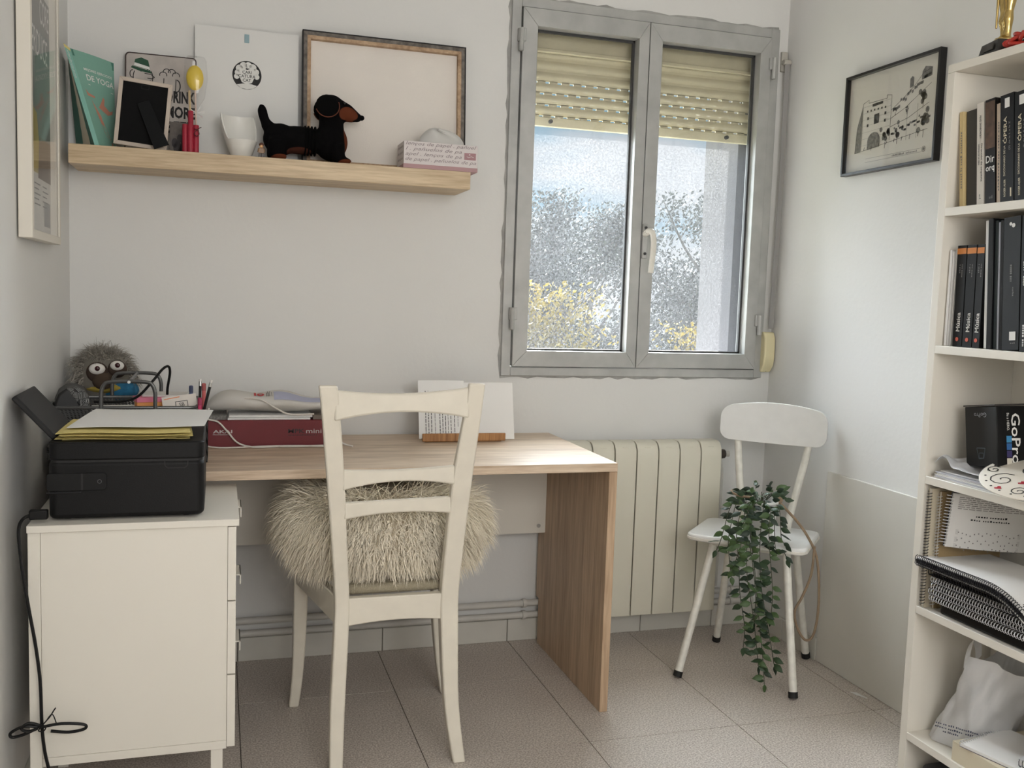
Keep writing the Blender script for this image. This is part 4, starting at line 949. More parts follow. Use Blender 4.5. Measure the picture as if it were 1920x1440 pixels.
for u_, v_, r_ in ((-.020, -.052, .020), (.035, -.050, .018), (.148, -.035, .024), (.140, .045, .022), (.020, .020, .009), (.072, .010, .007)):
    for q_ in range(9): gry.flat(circ(u_ + rnd.gauss(0, r_ * .45), v_ + rnd.gauss(0, r_ * .6), r_ * .35, r_ * .4, 7), DM, .0005)
    S([(u_, v_ - r_), (u_, v_ - r_ * 2)], .0014)
for u_ in (.075, .118): S([(u_, -.08), (u_, .02)], .0008)
for i in range(8): S([(-.12 + .035 * i, -.088 + .002 * i + rnd.uniform(-.004, .004)), (-.117 + .035 * i, -.076 + .002 * i)], .002)
obj('ink_lines', ink, INK, rpx, smooth=0, recalc=False); obj('ink_shading', gry, mat('drawing_wash', (112, 110, 106), .8, var=(90, .45)), rpx, smooth=0, recalc=False)
cap = B(); cap.stroke([(-.11, -.113), (.145, -.113)], .0008, DM, .0005); cap.stroke([(-.11, -.124), (.150, -.124)], .0008, DM, .0005)
obj('caption_lines', cap, GREYINK, rpx, smooth=0, recalc=False)
text('~~~~~~~~~~~~', DM @ T((.075, -.1185, .0005)), GREYINK, rpx, w=.115, h=.0055)
obj('seal', B().stroke(circ(.155, -.1165, .0075, n=18) + [(.1625, -.1165)], .0016, DM, .0006).flat(circ(.155, -.1165, .0045, n=14), DM, .0006), GREYINK, rpx, smooth=0, recalc=False)
obj('pane', B().box(2.3765, 2.3785, ya + rw, yb2 - rw, za + rw, zb - rw), glass('drawing_glass'), rpx, smooth=0)

# ================================================================ printer on the cabinet
pr = thing('printer', 'black inkjet printer with its rear paper tray open', 'printer', (.24, -.80, .7002))
PB = mat('printer_black', (19, 19, 20), .5, bump=(400, .15), spec=.22); PB2 = mat('printer_grey', (32, 32, 34), .55, bump=(400, .2), spec=.25)
x0, x1, y0, y1 = .085, .398, -.955, -.648
obj('body', B().prism(rrect(x0, x1, y0, y1, .020, 5), .7045, .8285), PB, pr, bevel=.010, seg=3)
obj('lid', B().prism(rrect(x0, x1, y0, y1, .020, 5), .8300, .8690), PB, pr, bevel=.004, seg=2)
obj('seam', B().prism(rrect(x0 + .003, x1 - .003, y0 + .003, y1 - .003, .018, 5), .825, .833), INK, pr)
for x in (.12, .36):
    for y in (-.92, -.69): obj('foot', B().lathe([(.010, 0), (.010, .0045)], 12, T((x, y, .7002))), RUB, pr)
pnl = obj('control_panel', B().prism(rrect(.083, .200, .766, .8035, .007, 4), .9548, .9580, PXZ((0, 0, 0))), mat('panel_black', (17, 17, 18), .45, spec=.25), pr, bevel=.001)
obj('panel_gap', B().box(.1495, .1535, -.9586, -.9575, .767, .8030), INK, pnl)
obj('power_mark', B().stroke(circ(.186, .785, .004, n=12) + [(.190, .785)], .0009, PXZ((0, -.9583, 0))), mat('mark_grey', (92, 92, 94), .5), pnl, smooth=0)
obj('panel_lip', B().box(.083, .150, -.9575, -.954, .7605, .7640), PB2, pr, bevel=.001)
obj('scan_notch', B().stroke([(.316, .8275), (.317, .816), (.322, .811), (.358, .811), (.363, .816), (.364, .8275)], .0022, PXZ((0, -.9556, 0))), INK, pr, smooth=0)
TRM = frame((.088, -.915, .868), (-.078, 0, .088), (0, 1, 0))       # u up the slope to the left wall, v away from the camera
obj('paper_tray', B().box(0, .118, 0, .215, -.012, 0, TRM), PB2, pr, bevel=.003)
obj('tray_lip', B().box(.006, .112, -.0008, .004, -.008, -.004, TRM), INK, pr)
# papers on the printer
YP = mat('yellow_paper', (222, 204, 130), .85); rnd = random.Random(12)
zz = .8695
def paper(name, label, pts, mt, grp=None):   # four corners counter-clockwise, thin sheet
    P = [V(p) for p in pts]; f = lambda u, v, off=0: (P[0] * (1 - u) + P[1] * u) * (1 - v) + (P[3] * (1 - u) + P[2] * u) * v + V((0, 0, off + .0012 * math.sin(7 * u + 3 * v)))
    o = obj(name, sheet(f, 8, 4, .0006), mt, smooth=60); return tag(o, label, 'paper', grp)
for k in range(7):
    z = zz + .0026 * k; a = rnd.uniform(-.07, .05); dx = rnd.uniform(-.006, .016); dy = rnd.uniform(-.010, .022)
    paper('yellow_sheet', ('lowest yellow sheet lying directly on the printer lid' if k == 0 else 'yellow sheet in the pile between the printer lid and the white sheet'), [(.100 + dx, -.935 + dy - a * .1, z), (.350 + dx * 2, -.930 + dy + a * .1, z), (.350 + dx, -.70 + dy, z), (.103 + dx, -.70 + dy, z)], YP, 'yellow sheets on the printer')
paper('white_sheet', 'white sheet lying on top of the yellow papers on the printer', [(.112, -.885, .8905), (.397, -.885, .8925), (.415, -.66, .9015), (.146, -.66, .9045)], PAPER)
# power cable, tied in a bow
cbm = mat('black_cable', (14, 14, 15), .5, spec=.3)
pc_ = thing('power_cable', 'black printer power cable tied in a bow beside the cabinet', 'cable', (.07, -1.0, .25))
obj('plug', B().box(.050, .086, -.968, -.950, .708, .728), cbm, pc_, bevel=.003)
cab = [(.055, -.960, .718), (.040, -.975, .712), (.036, -.995, .69), (.042, -1.0, .62), (.054, -1.0, .53), (.066, -1.0, .45), (.074, -1.0, .37), (.077, -1.004, .277), (.082, -1.004, .22), (.092, -1.002, .16), (.098, -1.0, .08), (.10, -.998, .012), (.05, -.998, .006)]
obj('cord', B().tube(sm(cab, 6), .0034, 8), cbm, pc_)
for lp_ in ([(.077, -1.010, .277), (.115, -1.012, .282), (.158, -1.012, .276), (.160, -1.012, .266), (.13, -1.012, .262), (.095, -1.012, .268)], [(.077, -1.010, .277), (.045, -1.012, .283), (.020, -1.012, .272), (.022, -1.012, .262), (.045, -1.012, .266), (.07, -1.012, .277)], [(.077, -1.010, .280), (.055, -1.014, .290), (.040, -1.014, .280), (.052, -1.014, .272), (.07, -1.012, .276)]): obj('loop', B().tube(sm(lp_, 6), .0032, 8), cbm, pc_)
obj('tie', B().tube(sm([(.070, -1.014, .277), (.077, -1.018, .284), (.086, -1.014, .280), (.082, -1.012, .270), (.072, -1.014, .272), (.084, -1.014, .288), (.094, -1.014, .300), (.101, -1.014, .312), (.105, -1.014, .318)], 5), .0015, 6), cbm, pc_)
obj('tie', B().tube(sm([(.086, -1.014, .290), (.098, -1.014, .305), (.106, -1.014, .285)], 5), .0012, 6), cbm, pc_)

# ================================================================ wire desk organiser
og = thing('desk_organiser', 'dark grey mesh letter tray stack with tubular handles', 'organiser', (.19, -.37, .741))
GT = mat('grey_tube', (96, 96, 95), .35, .5)
def meshmat():
    m = bpy.data.materials.new('wire_mesh'); m.use_nodes = True; t = m.node_tree; p = t.nodes['Principled BSDF']; p.inputs['Base Color'].default_value = (*lin((72, 72, 72)), 1); p.inputs['Metallic'].default_value = .5; p.inputs['Roughness'].default_value = .45
    co = t.nodes.new('ShaderNodeTexCoord'); acc = None
    for rot in (45, -45):
        mp = t.nodes.new('ShaderNodeMapping'); mp.inputs['Rotation'].default_value = (math.radians(rot), math.radians(rot), math.radians(rot)); t.links.new(co.outputs['Object'], mp.inputs[0])
        w = t.nodes.new('ShaderNodeTexWave'); w.inputs['Scale'].default_value = 70; t.links.new(mp.outputs[0], w.inputs[0])
        g = t.nodes.new('ShaderNodeMath'); g.operation = 'GREATER_THAN'; g.inputs[1].default_value = .5; t.links.new(w.outputs['Fac'], g.inputs[0])
        if acc is None: acc = g
        else:
            mm = t.nodes.new('ShaderNodeMath'); mm.operation = 'MAXIMUM'; t.links.new(acc.outputs[0], mm.inputs[0]); t.links.new(g.outputs[0], mm.inputs[1]); acc = mm
    t.links.new(acc.outputs[0], p.inputs['Alpha']); return m
MESH = meshmat()
ox0, ox1, oy0, oy1 = .012, .372, -.500, -.245
for z, dz_ in ((.755, .030), (.858, .030)):
    pth = [(ox0, oy0), (ox1, oy0), (ox1, oy1), (ox0, oy1)]
    tr_ = obj('tray', B().box(ox0, ox1, oy0, oy1, z - .001, z), MESH, og, smooth=0)
    sd = B()
    for (a, b_), (c_, d_) in zip(pth, pth[1:] + pth[:1]): sd.add([(a, b_, z), (c_, d_, z), (c_, d_, z + dz_), (a, b_, z + dz_)], [(0, 1, 2, 3)])
    obj('side_mesh', sd, MESH, tr_, smooth=0, recalc=False)
    rimz = lambda x: z + dz_
    obj('rim', B().tube([(p[0], p[1], z + dz_) for p in rrect(ox0, ox1, oy0, oy1, .018, 3)], .0042, 8, closed=True), GT, tr_)
for y in (oy0 - .004, oy1 + .004):
    pth = [(.140, y, .7415), (.140, y, .925), (.146, y, .945), (.165, y, .955), (.245, y, .955), (.264, y, .945), (.270, y, .925), (.270, y, .7415)]
    obj('handle', B().tube([pth[0]] + sm(pth[1:-1], 4) + [pth[-1]], .0052, 10), GT, og)
br = obj('cross_bar', B().tube([(.207, oy0 - .004, .955), (.207, oy1 + .004, .955)], .0045, 10), GT, og)
obj('screw', B().tube([(.207, oy0 - .012, .955), (.207, oy0 - .008, .955)], .004, 10), mat('bright_steel', (200, 200, 198), .3, .8), br)
TZ = .8585
# things lying in the top tray
def patterned():
    m = bpy.data.materials.new('black_white_paisley'); m.use_nodes = True; t = m.node_tree; p = t.nodes['Principled BSDF']; p.inputs['Roughness'].default_value = .6
    co = t.nodes.new('ShaderNodeTexCoord'); v = t.nodes.new('ShaderNodeTexVoronoi'); v.feature = 'DISTANCE_TO_EDGE'; v.inputs['Scale'].default_value = 62; t.links.new(co.outputs['Object'], v.inputs[0])
    w = t.nodes.new('ShaderNodeMath'); w.operation = 'MULTIPLY'; w.inputs[1].default_value = 9; t.links.new(v.outputs[0], w.inputs[0])
    f = t.nodes.new('ShaderNodeMath'); f.operation = 'FRACT'; t.links.new(w.outputs[0], f.inputs[0])
    g = t.nodes.new('ShaderNodeMath'); g.operation = 'GREATER_THAN'; g.inputs[1].default_value = .62; t.links.new(f.outputs[0], g.inputs[0])
    mx = t.nodes.new('ShaderNodeMix'); mx.data_type = 'RGBA'; mx.inputs[6].default_value = (*lin((24, 24, 25)), 1); mx.inputs[7].default_value = (*lin((150, 150, 148)), 1); t.links.new(g.outputs[0], mx.inputs[0]); t.links.new(mx.outputs[2], p.inputs['Base Color']); return m
gc = thing('glasses_case', 'black glasses case with a white paisley pattern in the top tray', 'case', (.055, -.42, TZ))
prof = [(-.052, 0), (.040, 0), (.049, .020), (.047, .052), (.034, .072), (.010, .082), (-.018, .080), (-.040, .066), (-.052, .040)]
prof = [(u * .82, v * .95) for u, v in prof]
obj('shell', B().prism(prof, -.07, .07, Rz(8, (.06, -.42, 0)) @ frame((.062, -.412, TZ), (1, 0, 0), (0, 0, 1))), mat('case_black', (22, 22, 23), .5), gc, bevel=.006, seg=3)
obj('pattern_band', B().prism([(u * 1.015 + .0, v * 1.01) for u, v in prof if u > -.03] , .025, .072, Rz(8, (.06, -.42, 0)) @ frame((.062, -.412, TZ), (1, 0, 0), (0, 0, 1))), patterned(), gc, bevel=.005)
def pad(name, label, cat, x0, x1, y0, y1, z0, z1, c, rot=0, grp=None):
    return tag(obj(name, B().box(x0, x1, y0, y1, z0, z1, Rz(rot, ((x0 + x1) / 2, (y0 + y1) / 2, 0))), mat(name + str(c), c, .75), bevel=.0006), label, cat, grp)
tag(obj('note_paper', B().box(.105, .240, -.46, -.34, TZ, TZ + .018, Rz(6, (.17, -.40, 0))), PAPER, bevel=.0006), 'white note block lying in the mesh tray by the glasses case', 'paper')
pad('sticky_notes', 'orange sticky note pad in the mesh tray', 'note pad', .215, .300, -.44, -.37, TZ + .020, TZ + .036, (232, 158, 92), 10, 'sticky note pads')
pad('sticky_notes', 'pink sticky note pad on top of the orange one', 'note pad', .212, .298, -.437, -.372, TZ + .0363, TZ + .048, (232, 132, 158), 14, 'sticky note pads')
pad('white_envelope', 'white envelope lying over the pink notes', 'envelope', .235, .345, -.42, -.32, TZ + .0485, TZ + .053, (222, 218, 214), -4)
cd_ = B().tube(sm([(.120, -.47, .900), (.180, -.485, .902), (.225, -.492, .915), (.262, -.488, .955), (.285, -.470, .985), (.299, -.452, .992), (.303, -.445, .975), (.297, -.440, .935), (.296, -.438, .915)], 6), .0034, 8)
tag(obj('audio_cable', cd_, cbm), 'thin black cable looping up out of the mesh tray', 'cable')
# leaflet, pencils and markers standing at the right side of the tray
lf_ = thing('leaflet', 'white printed leaflet with orange drawings standing in the tray corner', 'leaflet', (.34, -.46, TZ))
LFM = frame((.345, -.468, TZ + .002), (1, .12, .12), (0, .2, 1))
obj('sheet', B().box(-.055, .032, 0, .058, -.0008, 0, LFM), mat('leaflet_white', (222, 214, 206), .7), lf_)
obj('logo_box', B().stroke([(-.022, .024), (.008, .024), (.008, .042), (-.022, .042), (-.022, .024)], .0016, LFM, .0005), INK, lf_, smooth=0)
text('SB', LFM @ T((-.007, .033, .0005)), INK, lf_, h=.010)
obj('orange_print', B().flat([(.008, .004), (.022, .004), (.020, .016), (.015, .024), (.011, .014)], LFM, .0005).flat([(-.050, .050), (-.010, .053), (-.010, .055), (-.050, .052)], LFM, .0005), mat('orange_ink', (226, 132, 74), .7), lf_, smooth=0)
def pencil(label, a, c, r, col, tip, grp='pencils in the tray corner'):
    t = thing('pencil', label, 'pencil', a, grp); a, c = V(a), V(c); d = (c - a).normalized(); L_ = (c - a).length
    obj('barrel', B().tube([a, a + d * (L_ - .018)], r, 6), mat('pencil' + str(col), col, .4), t)
    obj('ferrule', B().tube([a + d * (L_ - .018), a + d * (L_ - .006)], r * 1.05, 10), mat('ferrule', (190, 190, 188), .3, .8), t)
    obj('eraser', B().tube([a + d * (L_ - .006), c], r * .95, 10), mat('eraser' + str(tip), tip, .7), t)
pencil('black pencil slanting out of the tray corner beside the white bag', (.386, -.476, .8635), (.4085, -.478, .958), .0040, (24, 24, 25), (225, 222, 218))
pencil('upright black pencil with a bright ferrule next to the red marker', (.378, -.440, .8635), (.3795, -.435, .957), .0038, (26, 24, 24), (225, 222, 218))
for lb, x, y, z1_, c in (('pink marker standing in the tray corner', .3795, -.489, .913, (196, 62, 104)), ('salmon red marker behind the upright pencil', .3885, -.425, .945, (208, 104, 104)), ('blue marker lying at the back of the tray corner', .352, -.285, .925, (92, 102, 140))):
    m_ = thing('marker', lb, 'marker', (x, y, .8635), 'markers in the tray corner')
    obj('barrel', B().lathe([(.0052, 0), (.0052, z1_ - .8635 - .02)], 12, T((x, y, .8635))), mat('m' + str(c), c, .4), m_); obj('cap', B().lathe([(.0058, 0), (.0058, .018), (.004, .020)], 12, T((x, y, z1_ - .02))), mat('mc' + str(c), tuple(int(q_ * .8) for q_ in c), .4), m_)
pen_cup = thing('pencil_cup', 'low dark mesh pencil compartment at the right end of the tray stack', 'pencil holder', (.383, -.455, .741))
obj('wall', B().box(.3735, .400, -.497, -.4955, .741, .862).box(.3735, .400, -.4115, -.410, .741, .862).box(.3985, .400, -.497, -.41, .741, .862), MESH, pen_cup, smooth=0); obj('base', B().box(.3735, .4, -.497, -.41, .741, .8625), GT, pen_cup)

# grey shaggy plush behind the trays
pm = thing('shaggy_plush', 'grey shaggy soft toy with big round eyes behind the trays', 'soft toy', (.105, -.13, .741))
pb = B(); pb.ell((.105, -.125, .935), (.080, .070, .078)); pb.ell((.105, -.125, .83), (.065, .06, .089))
obj('body', blob(pb, .007), mat('plush_grey', (120, 115, 106), .95), pm, smooth=180)
rnd = random.Random(4); pfur = B()
for k in range(2600):
    a = rnd.uniform(0, 2 * math.pi); s = rnd.uniform(-.4, 1); ce = math.sqrt(1 - s * s)
    n = V((ce * math.cos(a), ce * math.sin(a), s)); p = V((.105 + .078 * n.x, -.125 + .068 * n.y, .935 + .076 * n.z))
    if n.y < -.45 and abs(p.x - .12) < .06 and p.z < .985 : continue
    if p.x + n.x * .03 < .012: n = V((.2, n.y, n.z)).normalized()
    if p.y > -.10: n = V((n.x, min(n.y, .1), n.z)).normalized()
    lock(p, n, rnd.uniform(.02, .05), .0011, .25, .75, pfur, rnd)
for i_ in range(len(pfur.v)):
    q_ = pfur.v[i_]; pfur.v[i_] = (max(q_[0], .004), min(q_[1], -.022), q_[2])
fo = obj('fur', pfur, mat('plush_fur', (158, 152, 142), .95, var=(40, .35)), pm, smooth=180, recalc=False); fo['kind'] = 'stuff'
for ex, ez, rr in ((.096, .962, .022), (.149, .972, .019)):
    obj('eye_socket', B().ell((ex, -.188, ez - .010), (rr * 1.35, .012, rr * 1.35)), mat('plush_brown', (62, 48, 40), .9), pm)
    ey = obj('eye', B().ell((ex, -.195, ez), (rr, .012, rr * .75)), mat('eye_white', (228, 224, 218), .25), pm)
    obj('iris', B().ell((ex + .002, -.2055, ez + .002), (.0072, .004, .0072)), mat('iris_maroon', (60, 26, 30), .2), ey)
obj('muzzle', B().ell((.112, -.190, .928), (.030, .020, .026)), mat('plush_muzzle', (70, 56, 44), .9), pm)
obj('collar', B().ell((.120, -.165, .905), (.060, .030, .016)), mat('plush_yellow', (168, 148, 66), .9), pm)
obj('shirt', B().ell((.150, -.150, .898), (.055, .040, .034)), mat('plush_blue', (38, 104, 140), .9, var=(60, .25)), pm)

# ================================================================ red keyboard box with bag and papers on it
DT = .7402
ak = thing('keyboard_box', 'dark red cardboard keyboard box on the desk', 'box', (.57, -.17, DT))
RB = mat('box_crimson', (108, 13, 24), .45)
obj('carton', B().box(.396, .760, -.243, -.075, DT, DT + .079), RB, ak, bevel=.0015)
AKM = PXZ((0, -.2436, 0))
text('AKAI', AKM @ T((.4385, DT + .046, 0)), mat('silver_print', (196, 192, 190), .5), ak, w=.054, h=.0095, bold=.02)
text('PROFESSIONAL', AKM @ T((.4385, DT + .037, 0)), mat('silver_print', 0), ak, w=.054, h=.0032)
text('MPK', AKM @ T((.649, DT + .046, 0)), mat('dark_print', (40, 14, 18), .5), ak, w=.048, h=.0125, bold=.02); text('mini', AKM @ T((.700, DT + .0455, 0)), mat('silver_print', 0), ak, w=.045, h=.0125)
text('~~~~~~~~~~~', AKM @ T((.668, DT + .034, 0)), mat('dark_print', 0), ak, w=.084, h=.0034)
tp_ = DT + .0792
tag(obj('grey_booklet', B().box(.398, .45, -.236, -.09, tp_, tp_ + .013), mat('speckled_grey', (120, 118, 114), .7, var=(150, .5)), bevel=.0008), 'speckled grey booklet lying at the left end of the red box', 'booklet')
for k, (a, c, lb) in enumerate(((.452, .690, 'white folder lying directly on the red box under the bag'), (.456, .696, 'upper white folder lying under the drawstring bag'))):
    tag(obj('white_folder', B().box(a, c, -.240 + .004 * k, -.09, tp_ + .0068 * k, tp_ + .0064 + .0068 * k), PAPER, bevel=.0016), lb, 'folder', 'white folders on the red box')
tag(obj('dark_booklet', B().box(.698, .758, -.236, -.09, tp_, tp_ + .0125), mat('taupe', (120, 108, 98), .7), bevel=.0008), 'taupe booklet beside the white folders on the red box', 'booklet')
bg_ = thing('drawstring_bag', 'white cloth drawstring bag lying on the red box', 'bag', (.575, -.16, tp_ + .0138))
BZ = tp_ + .014
def bag(u, v):
    a = 2 * math.pi * v; x = .398 + .358 * u; e = math.sin(math.pi * min(1, max(0, u * .97 + .015))) ** .35; h = (.032 + .006 * math.sin(6 * u + 1) + .004 * math.sin(13 * u)) * e; w = .074 * e
    zc = BZ + .006 + h * .95
    z = zc + h * math.sin(a) * (1 + .10 * math.sin(9 * u + 2 * a))
    return (x, -.158 + w * math.cos(a) * (1 + .05 * math.sin(7 * u)), max(BZ, z))
obj('cloth', B().grid(bag, 40, 24), mat('bag_cloth', (218, 214, 208), .8, bump=(30, .3), trans=.1), bg_, smooth=60, recalc=False)
BGM = frame((.545, -.205, BZ + .064), (1, 0, .0), (0, .85, .50))
bent_text('io', lambda u, v, off=0: V(bag(.36 + .085 * u, .37 - .07 * v)) + V((0, -.001, .0015)), 0, 1, 0, 1, mat('bag_red', (186, 40, 48), .6), bg_, bold=.03)
bent_text('~~~', lambda u, v, off=0: V(bag(.46 + .05 * u, .38 - .10 * v)) + V((0, -.001, .0015)), 0, 1, 0, 1, GREYINK, bg_)
obj('lilac_panel', sheet(lambda u, v, off=0: V(bag(.55 + .42 * u, .62 + .20 * v)) * 1 + V((0, -.002, .001 + off)), 10, 4, .0008) if False else B().grid(lambda u, v: tuple(V(bag(.52 + .42 * u, .30 + .14 * v)) + V((0, -.0015, .0012))), 14, 5), mat('bag_lilac', (176, 178, 200), .6), bg_, smooth=60, recalc=False)
CORD = mat('white_cord', (222, 216, 208), .7)
obj('drawstring', B().tube(sm([(.50, -.222, BZ + .048), (.545, -.232, BZ + .046), (.590, -.240, BZ + .020), (.625, -.243, BZ + .004), (.66, -.243, BZ + .002), (.70, -.243, BZ + .004)], 6), .0026, 8), CORD, bg_)
obj('drawstring', B().tube(sm([(.400, -.232, BZ + .02), (.396, -.248, BZ - .008), (.425, -.252, DT + .076), (.450, -.256, DT + .050), (.480, -.262, DT + .016), (.520, -.270, DT + .004), (.560, -.272, DT + .0035), (.610, -.262, DT + .0035), (.660, -.260, DT + .0035), (.72, -.268, DT + .0035), (.755, -.262, DT + .004), (.775, -.255, DT + .012), (.795, -.262, DT + .006), (.812, -.275, DT + .0035)], 6), .0026, 8), CORD, bg_)
obj('drawstring', B().tube(sm([(.398, -.225, BZ + .01), (.389, -.242, DT + .06), (.390, -.248, DT + .012), (.420, -.268, DT + .0035), (.480, -.272, DT + .0035), (.540, -.260, DT + .0035), (.60, -.252, DT + .0035), (.66, -.254, DT + .0035), (.69, -.262, DT + .0035), (.63, -.27, DT + .0035), (.60, -.264, DT + .004), (.70, -.256, DT + .0035), (.765, -.25, DT + .0035)], 6), .0022, 8), CORD, bg_)

# ================================================================ bamboo stand with a printed booklet
bs = thing('book_stand', 'bamboo desk book stand with a low front ledge', 'book stand', (1.175, -.17, DT))
BAM = wood('bamboo', (132, 86, 46), (186, 136, 84), (14, .6, .6), 4, .45)
obj('ledge', B().box(1.040, 1.312, -.206, -.198, DT + .003, DT + .028), BAM, bs, bevel=.002); obj('base', B().box(1.050, 1.300, -.198, -.11, DT, DT + .008), BAM, bs, bevel=.001)
SM_ = Rx(-16, (0, -.168, DT + .008)); obj('back_board', B().box(1.060, 1.290, -.166, -.160, DT + .009, DT + .150, SM_), BAM, bs, bevel=.001)
pbk = thing('printed_booklet', 'open white printed booklet resting sideways on the bamboo stand', 'booklet', (1.185, -.18, DT + .009))
BK = Rx(-14, (0, -.188, DT + .009)) @ PXZ((1.188, -.188, DT + .0095))
gp = lambda u, v, off=0: BK @ V((-.156 + .150 * u, .186 * v, off + .004 + .006 * math.sin(math.pi * u)))
gp2 = lambda u, v, off=0: BK @ V((-.006 + .164 * u - .010 * u * v * 0, .184 * v - .004, off + .004 + .006 * math.sin(math.pi * u)))
obj('left_page', sheet(gp, 10, 4, .004), PAPER, pbk, smooth=60); obj('right_page', sheet(gp2, 10, 4, .004), PAPER, pbk, smooth=60)
lt = B(); rnd = random.Random(8)
for col, (u0_, v0_, v1_) in enumerate(((.14, .06, .82), (.20, .06, .82), (.26, .06, .80), (.34, .02, .60), (.44, .02, .82), (.50, .02, .82), (.56, .02, .40), (.62, .02, .60), (.68, .02, .80), (.76, .04, .82), (.84, .20, .80))):
    v = v0_
    while v < v1_:
        L_ = rnd.uniform(.03, .09); w_ = .014 if col not in (3, 7, 10) else .009
        lt.add([gp(u0_, v, .0007), gp(u0_ + w_, v, .0007), gp(u0_ + w_, min(v + L_, v1_), .0007), gp(u0_, min(v + L_, v1_), .0007)], [(0, 1, 2, 3)]); v += L_ + .012
tx = obj('printed_lines', lt, INK, pbk, smooth=0, recalc=False); tx['kind'] = 'stuff'

# scrap of paper on the floor
tag(obj('paper_scrap', B().add([(2.335, -.66, .0006), (2.352, -.675, .0025), (2.362, -.715, .0008), (2.352, -.722, .003), (2.340, -.69, .0015)], [(0, 1, 4), (1, 2, 3), (1, 3, 4)]), PAPER, smooth=0, recalc=False), 'torn white paper scrap on the floor tiles near the wall board', 'paper scrap')

# ================================================================ shelving unit on the right wall
FX, BX, FY, NY = 2.137, 2.388, -1.130, -1.950       # front, back, far end, near end
bs_ = thing('shelving_unit', 'tall white open shelving unit along the right wall', 'shelving', (2.26, -1.54, 0))
obj('side_panel', B().box(FX, BX, FY - .024, FY, 0, 1.787), MEL, bs_, bevel=.001); obj('side_panel', B().box(FX, BX, NY, NY + .024, 0, 1.787), MEL, bs_, bevel=.001)
obj('back_panel', B().box(BX, BX + .005, NY, FY, .08, 1.787), MEL, bs_)
tops = [1.787, 1.459, 1.120, .790, .454, .117]
for z in tops: obj('shelf', B().box(FX, BX, NY + .0245, FY - .0245, z - .020, z) if z < 1.7 else B().box(FX, BX, NY, FY, z + .0003, z + .020), MEL, bs_, bevel=.001)
Z0, Z1, Z2, Z3, Z4, Z5 = [t + .0003 for t in tops]; Z0 = 1.8073
def book(label, xf, y, z, th, h, depth, c, lean=0, name='book', grp=None, pages=(214, 206, 188), cat='book', texts=(), rough=.5):
    t = thing(name, label, cat, (xf, y, z), grp, rot=(math.radians(-lean), 0, 0)); t.location = (xf, y, z)
    cm = mat('cover' + str(c), tuple(int(q_ * .7) for q_ in c) if max(c) < 60 else c, rough, spec=.25); b_ = B()
    w_ = min(.0018, th / 4)
    b_.box(0, depth, -w_, 0, 0, h); b_.box(0, depth, -th, -th + w_, 0, h); b_.box(0, w_ * 1.2, -th + w_, -w_, 0, h)
    obj('cover', b_, cm, t); obj('pages', B().box(w_ * 1.2, depth - .004, -th + w_, -w_, .002, h - .003), mat('pages' + str(pages), pages, .9), t)
    M0 = frame((-.0006, -th / 2, 0), (0, -1, 0), (0, 0, 1))          # spine plane, u to the right, v up, w=-X
    for kind, *a in texts:
        if kind == 'up':                      # (string, v centre, length, height, du, colour) reading upwards
            s_, vc, L_, hh, du, mt = a; text(s_, M0 @ T((du, vc, 0)) @ Matrix.Rotation(math.radians(90), 4, 'Z'), mt, t, w=L_, h=hh, bold=.014)
        elif kind == 'dn':
            s_, vc, L_, hh, du, mt = a; text(s_, M0 @ T((du, vc, 0)) @ Matrix.Rotation(math.radians(-90), 4, 'Z'), mt, t, w=L_, h=hh, bold=.014)
        elif kind == 'hz':
            s_, vc, L_, hh, du, mt = a; text(s_, M0 @ T((du, vc, 0)), mt, t, w=L_, h=hh, bold=.014)
        elif kind == 'rect':
            nm, u0, u1, v0, v1, mt = a; obj(nm, B().flat([(u0, v0), (u1, v0), (u1, v1), (u0, v1)], M0, .0002), mt, t, smooth=0)
        elif kind == 'disc':
            nm, u_, v_, r_, mt = a; obj(nm, B().flat(circ(u_, v_, r_, n=16), M0, .0003), mt, t, smooth=0)
    return t
ORG = mat('orange_band', (206, 128, 58), .6); REDD = mat('red_dot', (206, 96, 74), .6); CRM = mat('cream_ink', (206, 196, 172), .7)
xf = 2.157
g1 = 'books on the top shelf'
book('thin cream spined book against the shelf side panel', xf, -1.180, Z1, .011, .232, .16, (206, 184, 136), 5.5, grp=g1, texts=(('up', '~~~~~~~~~~~~', .115, .14, .005, 0, GREYINK),))
book('wide dark grey spined book next to the thin cream one', xf + .008, -1.195, Z1, .037, .232, .16, (72, 70, 66), 5.5, grp=g1)
book('white spined orchestra conducting book', xf, -1.236, Z1, .021, .243, .17, (214, 208, 198), 5.5, grp=g1, texts=(('dn', 'HANS SWAROWSKY', .185, .055, .006, .001, INK), ('dn', 'Dirección de orquesta', .10, .09, .007, .004, INK), ('dn', 'DEFENSA DE LA OBRA', .12, .05, .0045, -.004, INK), ('dn', '~~', .02, .015, .005, 0, GREYINK)))
book('black book with a brown picture at its top beside the white spine', xf, -1.2625, Z1, .030, .246, .17, (28, 24, 24), 5.5, grp=g1, pages=(176, 140, 90), texts=(('rect', 'picture', -.0145, .0145, .13, .240, mat('brown_picture', (84, 62, 46), .6, var=(40, .5))), ('hz', 'Dir', .105, .026, .017, 0, INKW), ('hz', 'orq', .080, .026, .015, 0, INKW), ('hz', '~~', .015, .014, .007, .002, GREYINK)))
book('slim pinkish cream book between two black volumes', xf + .002, -1.2955, Z1, .011, .232, .16, (206, 190, 172), 5.5, grp=g1, texts=(('up', '~~~~~~~~~~~~~', .11, .17, .004, 0, GREYINK),))
